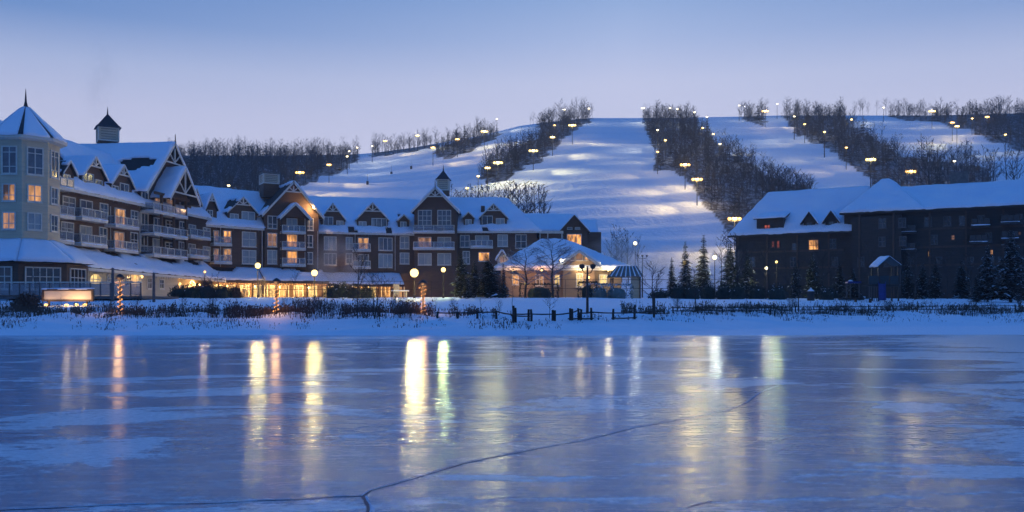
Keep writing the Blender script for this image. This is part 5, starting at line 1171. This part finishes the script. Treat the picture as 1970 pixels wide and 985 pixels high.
for k, (px, base, top, w) in enumerate(((450, 608, 575, 1.6), (590, 611, 566, 1.7), (618, 611, 568, 1.5), (660, 612, 580, 1.4), (770, 612, 570, 1.6), (790, 612, 572, 1.3), (700, 612, 560, 1.2), (640, 611, 585, 1.5))):
    tree_at(px, base, top, 5, f'{ORD[k]} low brown leafless bush on the bank below the hotel', 'low leafless bushes on the bank', w=w, name='bare_bush', cat='bush', mats=['brush', 'brush'])
tree_at(499, 574, 538, 5, 'pale dry bush glowing under the first globe lamp', D=102, w=1.3, name='dry_bush', cat='bush', mats=['pale', 'pale'])
tree_at(470, 575, 550, 5, 'smaller pale dry bush left of the glowing one', D=100, w=1.5, name='dry_bush', cat='bush', mats=['pale', 'pale'])
tree_at(525, 575, 546, 5, 'pale dry bush right of the glowing one', D=104, w=1.2, name='dry_bush', cat='bush', mats=['pale', 'pale'])

for k in range(14):
    px = (20, 118, 150, 190, 262, 318, 352, 470, 548, 846, 872, 925, 960, 838)[k]
    tree_at(px, 606 + (k % 3) * 2, 606 - (28, 40, 22, 34, 45, 30, 38)[k % 7], 4 if k % 2 else 2, f'{ORD[k]} thin sapling from the left rising out of the reeds', 'saplings in the reeds', w=.8)
for k in range(10):
    px = 1290 + k * 71 + (13, -9, 4, 20, -15)[k % 5]
    tree_at(px, 600, 600 - (36, 24, 30, 44, 20)[k % 5], 4 if k % 3 else 5, f'{ORD[k]} thin leafless sapling from the left along the right fence', 'saplings along the right fence', w=.9)
for k, (px, tp) in enumerate(((1420, 455), (1448, 466), (1470, 472), (1512, 478), (1585, 470), (1668, 462), (1760, 470), (1868, 462))):
    tree_at(px, 560, tp, (0, 1)[k % 2], f'{ORD[k]} tall bare tree from the left before the lodge wall', 'bare trees before the lodge', D=112 + (k % 3) * 4)

# clipped hedges and rounded shrubs: a bumpy mound of leaf-sized faces
def shrub(px, base, w, h, label, m='needle', D=None, snow=0.0, name='shrub', cat='shrub', boxy=False, group=None, n=800):
    p = ground_hit(px, base) if D is None else gpt(px, D); t = thing(name, label, cat, p, group); r = random.Random(int(px * 7 + h * 100)); mb = MB()
    mb.lathe(V(0, 0, 0), [(w * .30, -.1), (w * .33, h * .35), (w * .27, h * .62), (w * .10, h * .75)], 9, 0)
    for k in range(n):
        if boxy:
            a = V(r.uniform(-1, 1), r.uniform(-1, 1), r.uniform(0, 1)); ax = r.randrange(3)
            if ax < 2: a[ax] = r.choice((-1, 1))
            else: a[2] = 1
            c = V(a.x * w * .5, a.y * w * .35, a.z * h)
        else:
            th, z = r.uniform(0, 6.283), r.random() ** .8; rr = (1 - z * z) ** .5 * r.uniform(.85, 1.08); sc_ = r.uniform(.72, 1.06); c = V(math.cos(th) * rr * w * .5 * sc_, math.sin(th) * rr * w * .45 * sc_, z * h * r.uniform(.75, 1.1))
        q = r.uniform(.08, .22); d1 = V(r.uniform(-1, 1), r.uniform(-1, 1), r.uniform(-1, 1)) * q; d2 = V(r.uniform(-1, 1), r.uniform(-1, 1), r.uniform(-1, 1)) * q
        mb.poly([c, c + d1, c + d2], 1 if (r.random() < snow and c.z > h * .5) else 0)
    mb.build('foliage', [m, 'snow'], t)
shrub(52, 596, 2.0, 1.1, 'round rusty brown shrub at the left edge', 'brush')
for k, (px, w, h) in enumerate(((345, 2.6, 1.5), (372, 3.0, 1.6), (400, 2.6, 1.9), (428, 2.4, 1.5), (640, 2.2, 1.6), (660, 2.6, 1.7), (682, 2.4, 1.6), (705, 2.0, 1.5))):
    shrub(px, 574, w, h, f'{ORD[k]} dark clipped shrub from the left along the hotel promenade', D=rng.uniform(98, 104), group='dark shrubs along the promenade', snow=.02)
shrub(452, 0, 1.8, 1.2, 'dark red brown shrub left of the pale bushes', 'brush', D=100)
for k, (px, w, h) in enumerate(((1130, 2.2, 1.9), (1152, 3.0, 1.7), (1186, 3.6, 1.7))):
    shrub(px, 0, w, h, ('dark squarish hedge at the gate of the pavilion', 'left of two snow dusted wrapped hedges by the shelter', 'right snow dusted wrapped hedge before the shelter')[k], 'needle' if k == 0 else 'burlap', D=108, boxy=True, snow=.0 if k == 0 else .3, n=800)
shrub(1037, 0, 4.6, 1.7, 'long dark hedge before the pavilion windows', 'needle', D=108, boxy=True, n=900)
for k, (px, w, h) in enumerate(((1268, 3.2, 1.2), (1305, 2.8, 1.8), (1330, 3.2, 1.9), (1362, 3.0, 2.1), (1392, 2.6, 1.9), (1420, 2.8, 2.0), (1455, 3.2, 1.8), (1495, 3.4, 1.9), (1590, 3.0, 1.6))):
    shrub(px, 0, w, h, f'{ORD[k]} dark shrub from the left in the row before the lodge', D=rng.uniform(108, 114), group='dark shrubs before the lodge', snow=.05)

# ------------------------------------------------------------------ dry reeds and weeds (uncountable)
def reeds(name, label, spots, m='reed'):
    V_, F_ = [], []; r = random.Random(len(spots))
    for (x, y, h) in spots:
        z = ground(x, y) - .05; a = r.uniform(0, 6.28); w = r.uniform(.012, .03); lx, ly = r.uniform(-.3, .3) * h, r.uniform(-.3, .3) * h
        o = len(V_); c, s_ = math.cos(a) * w, math.sin(a) * w
        V_ += [(x - c, y - s_, z), (x + c, y + s_, z), (x + lx * .4 - c * .7, y + ly * .4, z + h * .6), (x + lx * .4 + c * .7, y + ly * .4, z + h * .6), (x + lx, y + ly, z + h)]
        F_ += [(o, o + 1, o + 3), (o, o + 3, o + 2), (o + 2, o + 3, o + 4)]
        if r.random() < .35:                      # seed head
            o = len(V_); q = w * 2.4; V_ += [(x + lx - q, y + ly, z + h * .92), (x + lx + q, y + ly, z + h * .92), (x + lx, y + ly + q, z + h * 1.12)]; F_ += [(o, o + 1, o + 2)]
    o = np_mesh(name, np.array(V_), np.array(F_), m); return tag(o, label, 'reeds', kind='stuff')
def band(px0, px1, y_lo, y_hi, n, h0, h1, thr, seed):
    r = random.Random(seed); out = []
    tries = 0
    while len(out) < n and tries < n * 12:
        tries += 1; px = r.uniform(px0, px1); py = r.uniform(y_lo, y_hi)
        dn = nz(px * .012, py * .05, seed) + .6 * nz(px * .05, py * .1, seed) + .4 * nz(px * .2, py * .3, seed)
        if dn < thr + r.uniform(-.35, .35): continue
        if r.random() > math.sin(math.pi * min(1, max(0, (py - y_lo) / (y_hi - y_lo)))) ** .7: continue
        out.append((px, py, lerp(h0, h1, r.random() ** 1.7) * (.7 + .6 * min(1, max(0, dn - thr)))))
    # solve distances on a coarse table per column
    res = []
    cache = {}
    for px, py, h in out:
        k = round(px / 12); 
        if k not in cache:
            Dv = np.linspace(48.5, 100, 160); pxk = k * 12; yv = np.array([HY - (ground((pxk - CX) / FPX * D, D, False) - CAMZ) / D * FPX for D in Dv]); cache[k] = (Dv, np.minimum.accumulate(yv))
        Dv, yv = cache[k]; D = float(np.interp(-py, -yv, Dv)); res.append(((px - CX) / FPX * D, D, h))
    return res
reeds('dry_reeds', 'dark brown dry reeds along the bank on the left', band(-30, 560, 597, 614, 5200, .12, .66, -.15, 1) + band(-30, 420, 590, 604, 500, .3, .8, .1, 2))
reeds('dry_reeds', 'dark brown dry reeds along the bank below the hotel centre', band(430, 985, 597, 614, 5000, .12, .62, -.15, 3) + band(560, 830, 585, 612, 900, .4, 1.0, -.1, 4), 'brush')
reeds('dry_reeds', 'dark weeds and brambles along the bank on the right', band(1195, 1990, 588, 610, 9000, .15, .6, -.1, 5) + band(1195, 1990, 580, 598, 800, .25, .7, .1, 6))
reeds('snow_weeds', 'thin weeds poking through the snow near the ice edge', band(-30, 1080, 612, 636, 1100, .12, .38, .18, 7) + band(1080, 1990, 605, 622, 900, .12, .35, .15, 8), 'brush')

# ------------------------------------------------------------------ split rail fence
def rail_fence(label, posts, rails, wid=.075):
    f = thing('rail_fence', label, 'fence'); P = []
    for px, base, top in posts:
        p = ground_hit(px, base); h = z_of(top, p.y) - p.z; P.append((p, h)); mb = MB(); r = rng
        mb.tube([p + V(0, 0, -.3), p + V(r.uniform(-.02, .02), 0, h * .5), p + V(r.uniform(-.03, .03), 0, h)], [wid, wid * .95, wid * .85], 6); mb.build('post', 'fence', f)
    for i, j, fa, fb in rails:
        (a, ha), (b_, hb) = P[i], P[j]; A, B = a + V(0, -.03, ha * fa), b_ + V(0, -.03, hb * fb); d = (B - A).normalized() * .15
        mb = MB(); mb.tube([A - d, A.lerp(B, .5) + V(0, 0, -.02), B + d], [wid * .5, wid * .62, wid * .5], 6); o = mb.build('rail', 'fence', f)
    return f
ps = [(842, 613, 599), (880, 613, 599), (918, 613, 598), (955, 614, 597), (987, 621, 588), (992, 620, 592), (1017, 618, 595), (1022, 618, 595), (1063, 618, 596), (1067, 618, 597), (1097, 617, 593), (1101, 617, 594), (1113, 616, 593), (1118, 616, 595), (1138, 616, 592), (1180, 615, 594), (1221, 614, 586), (1258, 613, 566)]
rl = [(i_ + 4, j_ + 4, a_, b_) for i_, j_, a_, b_ in [(1, 2, .55, .6), (3, 4, .6, .62), (5, 6, .6, .62), (7, 8, .7, .85), (9, 10, .65, .6), (10, 11, .65, .6), (11, 12, .62, .45), (12, 13, .42, .28), (6, 8, .15, .15), (9, 10, .12, .12), (11, 12, .12, .1), (0, 2, .4, .4)]] + [(0, 1, .8, .8), (1, 2, .8, .8), (2, 3, .8, .85), (3, 4, .85, .45)]
rail_fence('weathered split rail fence with paired posts on the bank before the pavilion', ps, rl)
ps = [(px, 603 - (px - 1290) * .006, 589 - (px - 1290) * .006) for px in range(1295, 1990, 47)]
rail_fence('long low rail fence running to the right through the weeds', ps, [(i, i + 1, .8, .8) for i in range(len(ps) - 1)] + [(i, i + 1, .35, .35) for i in range(len(ps) - 1)], .055)
def iron_fence(label, px0, px1, D, top, step):
    f = thing('iron_fence', label, 'fence'); n = int((px1 - px0) / step); zt = z_of(top, D)
    for k in range(n + 1):
        p = gpt(lerp(px0, px1, k / n), D); mb = MB(); mb.abox(p.x - .025, p.x + .025, p.y - .025, p.y + .025, p.z - .2, zt); mb.build('post', 'iron', f)
    a, b_ = gpt(px0, D), gpt(px1, D)
    for z in (zt - .03, (zt + a.z) / 2): mb = MB(); mb.abox(a.x, b_.x, D - .02, D + .02, z, z + .05); mb.build('rail', 'iron', f)
iron_fence('thin black metal fence before the hotel promenade', 440, 830, 112, 541, 30)
iron_fence('thin black metal fence before the pavilion and shelter', 1000, 1440, 114, 538, 28)

# ------------------------------------------------------------------ shelter with a striped roof
KD = 118; kp = gpt(1203, KD); sh = thing('shelter', 'open shelter with ridged metal roof striped by snow', 'shelter', kp)
zt, ze = z_of(512, KD) - kp.z, z_of(532, KD) - kp.z; xl, xr, xm = at(1170, 0, KD).x - kp.x, at(1234, 0, KD).x - kp.x, at(1212, 0, KD).x - kp.x
for x, y in ((xl + .5, -1.2), (xl + .5, 1.2), (xr - .35, -1.2), (xr - .35, 1.2)): mb = MB(); mb.abox(x - .08, x + .08, y - .08, y + .08, -.2, ze); mb.build('post', 'fence', sh)
mb = MB(); y0, y1 = -1.9, 1.9
slab(mb, V(xl, y0, ze), V(xr, y0, ze), V(xr - .6, 0, zt), V(xl + 1.2, 0, zt), .1); slab(mb, V(xr, y1, ze), V(xl, y1, ze), V(xl + 1.2, 0, zt), V(xr - .6, 0, zt), .1); mb.build('roof', 'stone', sh)
for k in range(7):
    a, b_ = k / 7 + .02, k / 7 + .06; A = V(lerp(xl, xr, a), y0 - .03, ze); B = V(lerp(xl, xr, b_), y0 - .03, ze); C = V(lerp(xl + 1.2, xr - .6, b_), 0, zt); Dd = V(lerp(xl + 1.2, xr - .6, a), 0, zt)
    snow_sheet(A, B, C, Dd, .06, 'snow_strip', sh, res=.3, seed=k)
mb = MB(); mb.abox(xm, xr - .4, -1.05, -.95, 0, ze - .1); mb.build('back_panel', 'cream', sh)

# ------------------------------------------------------------------ playground
pg = gpt(1690, 104); t = thing('play_tower', 'playground climbing tower with peaked snowy roof and blue slide', 'playground', pg)
H = lambda py: z_of(py, 104) - pg.z
X = lambda px: at(px, 0, 104).x - pg.x
for x, y in ((X(1684), -.9), (X(1722), -.9), (X(1684), .9), (X(1722), .9)): mb = MB(); mb.abox(x - .07, x + .07, y - .07, y + .07, -.2, H(511)); mb.build('post', 'iron', t)
mb = MB(); mb.abox(X(1664), X(1724), -1, 1, H(551), H(548)); mb.build('platform', 'fence', t)
mb = MB(); slab(mb, V(X(1681), -1.2, H(513)), V(X(1681), 1.2, H(513)), V(X(1703), 1.2, H(494)), V(X(1703), -1.2, H(494)), .08); slab(mb, V(X(1726), 1.2, H(511)), V(X(1726), -1.2, H(511)), V(X(1703), -1.2, H(494)), V(X(1703), 1.2, H(494)), .08); mb.build('roof', 'greenplastic', t)
snow_sheet(V(X(1681), -1.2, H(513)), V(X(1681), 1.2, H(513)), V(X(1703), 1.2, H(494)), V(X(1703), -1.2, H(494)), .2, 'snow_cap', t, res=.25)
snow_sheet(V(X(1726), 1.2, H(511)), V(X(1726), -1.2, H(511)), V(X(1703), -1.2, H(494)), V(X(1703), 1.2, H(494)), .07, 'snow_cap', t, res=.25)
for a, b_ in ((1664, 1683), (1686, 1703), (1705, 1721)): mb = MB(); mb.abox(X(a), X(b_), -1.06, -.98, H(547), H(531)); mb.build('side_panel', 'greenplastic', t)
mb = MB()
for k in range(8):
    s0, s1 = k / 8, (k + 1) / 8; f = lambda s_: V(lerp(X(1690), X(1680), s_), -1.0 - 1.6 * s_, lerp(H(545), .12, min(1, s_ * 1.15)))
    A, B = f(s0), f(s1); mb.hexa([A + V(-.4, 0, -.05), A + V(.4, 0, -.05), B + V(.4, 0, -.05), B + V(-.4, 0, -.05)], [A + V(-.4, 0, 0), A + V(.4, 0, 0), B + V(.4, 0, 0), B + V(-.4, 0, 0)])
    for sg_ in (-1, 1): mb.hexa([A + V(sg_ * .4 - .03, 0, 0), A + V(sg_ * .4 + .03, 0, 0), B + V(sg_ * .4 + .03, 0, 0), B + V(sg_ * .4 - .03, 0, 0)], [A + V(sg_ * .4 - .03, 0, .25), A + V(sg_ * .4 + .03, 0, .25), B + V(sg_ * .4 + .03, 0, .25), B + V(sg_ * .4 - .03, 0, .25)])
mb.build('slide', 'blueplastic', t)
for k in range(5): mb = MB(); x = X(1666) + k * .28; mb.abox(x - .03, x + .03, -1.0, -.94, -.1, H(552)); mb.build('climbing_bar', 'postwood', t)
pc = gpt(1641, 106); t = thing('play_counter', 'small playhouse counter with blue canopy left of the climbing tower', 'playground', pc)
for x in (-.75, -.3, .75): mb = MB(); mb.abox(x - .06, x + .06, -.06, .06, -.2, z_of(545, 106) - pc.z); mb.build('post', 'postwood', t)
mb = MB(); zc = z_of(545, 106) - pc.z; mb.abox(-.75, .8, -.5, .5, zc, zc + .22); mb.build('canopy', 'blueplastic', t)
mb = MB(); mb.lathe(V(-.3, 0, zc + .22), [(.3, 0), (.26, .1), (.1, .18)], 8); mb.build('snow_cap', 'snow', t, True)
mb = MB(); mb.abox(-1.6, 1.2, -.4, .4, .05, .28); mb.build('sand_box', 'fence', t)
for px, D, lab in ((1560, 106, 'dark litter bin with a snow cap before the lodge'), (1660, 98, 'low dark bench half buried in snow left of the slide')):
    p = gpt(px, D); t = thing('litter_bin' if px == 1560 else 'bench', lab, 'bin' if px == 1560 else 'bench', p)
    if px == 1560:
        mb = MB(); mb.lathe(V(0, 0, 0), [(.42, -.1), (.45, .1), (.45, .9), (.5, .95), (.5, 1.05), (.2, 1.3)], 10); mb.build('drum', 'iron', t); mb = MB(); mb.lathe(V(0, 0, 1.1), [(.42, 0), (.38, .12), (.15, .28), (.03, .5)], 10); mb.build('snow_cap', 'snow', t, True)
    else:
        for k in range(3): mb = MB(); mb.abox(-1, 1, -.3 + k * .2, -.14 + k * .2, .38, .43); mb.build('seat_slat', 'fence', t)
        for x in (-.8, .8): mb = MB(); mb.abox(x - .05, x + .05, -.28, .24, -.1, .375); mb.build('leg', 'fence', t)
# picnic table and garden chair by the brightest lamp
p = gpt(770, 104); t = thing('picnic_table', 'pale snow topped picnic table left of the brightest lamp', 'table', p)
mb = MB(); mb.abox(-1, 1, -.4, .4, .72, .78); mb.build('table_top', 'cream', t); mb = MB(); mb.abox(-1, 1, -.4, .4, .783, .9); mb.build('snow_cap', 'snow', t)
for x in (-.7, .7):
    mb = MB(); mb.abox(x - .06, x + .06, -.3, .3, -.1, .717); mb.build('leg', 'cream', t)
p = gpt(762, 106); t = thing('garden_chair', 'pale high backed garden chair behind the picnic table', 'chair', p)
mb = MB(); mb.abox(-.35, .35, .25, .32, .4, 1.7); mb.build('backrest', 'cream', t); mb = MB(); mb.abox(-.35, .35, -.3, .247, .42, .5); mb.build('seat', 'cream', t)
for x in (-.3, .3):
    for y in (-.25, .2): mb = MB(); mb.abox(x - .04, x + .04, y - .04, y + .04, -.1, .417); mb.build('leg', 'cream', t)
# ------------------------------------------------------------------ steam rising from the pool and the snow guns
def steam(label, px, py, D, rx, ry, rz, dens, seed):
    m = bpy.data.materials.new('steam'); m.use_nodes = True; nt = m.node_tree; nt.nodes.clear(); N, L = nt.nodes.new, nt.links.new
    o = N('ShaderNodeOutputMaterial'); v = N('ShaderNodeVolumePrincipled'); v.inputs['Color'].default_value = (.9, .9, .92, 1); v.inputs['Anisotropy'].default_value = .1
    tc = N('ShaderNodeTexCoord'); ln = N('ShaderNodeVectorMath'); ln.operation = 'LENGTH'; n = N('ShaderNodeTexNoise'); n.inputs['Scale'].default_value = 1.6; n.inputs['Detail'].default_value = 3; n.noise_dimensions = '4D'; n.inputs['W'].default_value = seed
    f = N('ShaderNodeMapRange'); f.inputs['From Min'].default_value = 1.0; f.inputs['From Max'].default_value = .15; f.inputs['To Max'].default_value = 1.0
    k = N('ShaderNodeMapRange'); k.inputs['From Min'].default_value = .40; k.inputs['From Max'].default_value = .72; k.inputs['To Max'].default_value = dens
    mu = N('ShaderNodeMath'); mu.operation = 'MULTIPLY'
    L(tc.outputs['Object'], ln.inputs[0]); L(ln.outputs['Value'], f.inputs['Value']); L(tc.outputs['Object'], n.inputs['Vector']); L(n.outputs['Fac'], k.inputs['Value'])
    L(f.outputs[0], mu.inputs[0]); L(k.outputs[0], mu.inputs[1]); L(mu.outputs[0], v.inputs['Density']); L(v.outputs[0], o.inputs['Volume'])
    mb = MB(); mb.lathe(V(0, 0, 0), [(.05, -1), (.5, -.87), (.87, -.5), (1, 0), (.87, .5), (.5, .87), (.05, 1)], 14); s_ = mb.build('steam', m); s_.location = at(px, py, D); s_.scale = (rx, ry, rz)
    tag(s_, label, 'steam', kind='stuff')
steam('steam drifting up from the hot pool before the main wing', 650, 515, 128, 4.5, 3.5, 5.5, .55, 1)
steam('low steam drifting round the pavilion at the foot of the hill', 1215, 500, 138, 9, 5, 4.5, .40, 2)
steam('thin steam behind the pair of spruces', 1345, 512, 136, 8, 4, 5, .40, 3)
steam('faint smoke drifting up from a chimney behind the left roofs', 196, 165, 150, 4, 3, 9, .06, 5)
# thin cold haze over the whole valley
m = bpy.data.materials.new('haze'); m.use_nodes = True; nt = m.node_tree; nt.nodes.clear()
o = nt.nodes.new('ShaderNodeOutputMaterial'); v = nt.nodes.new('ShaderNodeVolumePrincipled'); v.inputs['Color'].default_value = (.86, .90, 1, 1); v.inputs['Density'].default_value = .00030; v.inputs['Anisotropy'].default_value = 0.0
nt.links.new(v.outputs[0], o.inputs['Volume'])
mb = MB(); mb.abox(-470, 470, -70, 680, -3, 152); tag(mb.build('haze', m), 'thin cold evening haze over the valley', kind='stuff')
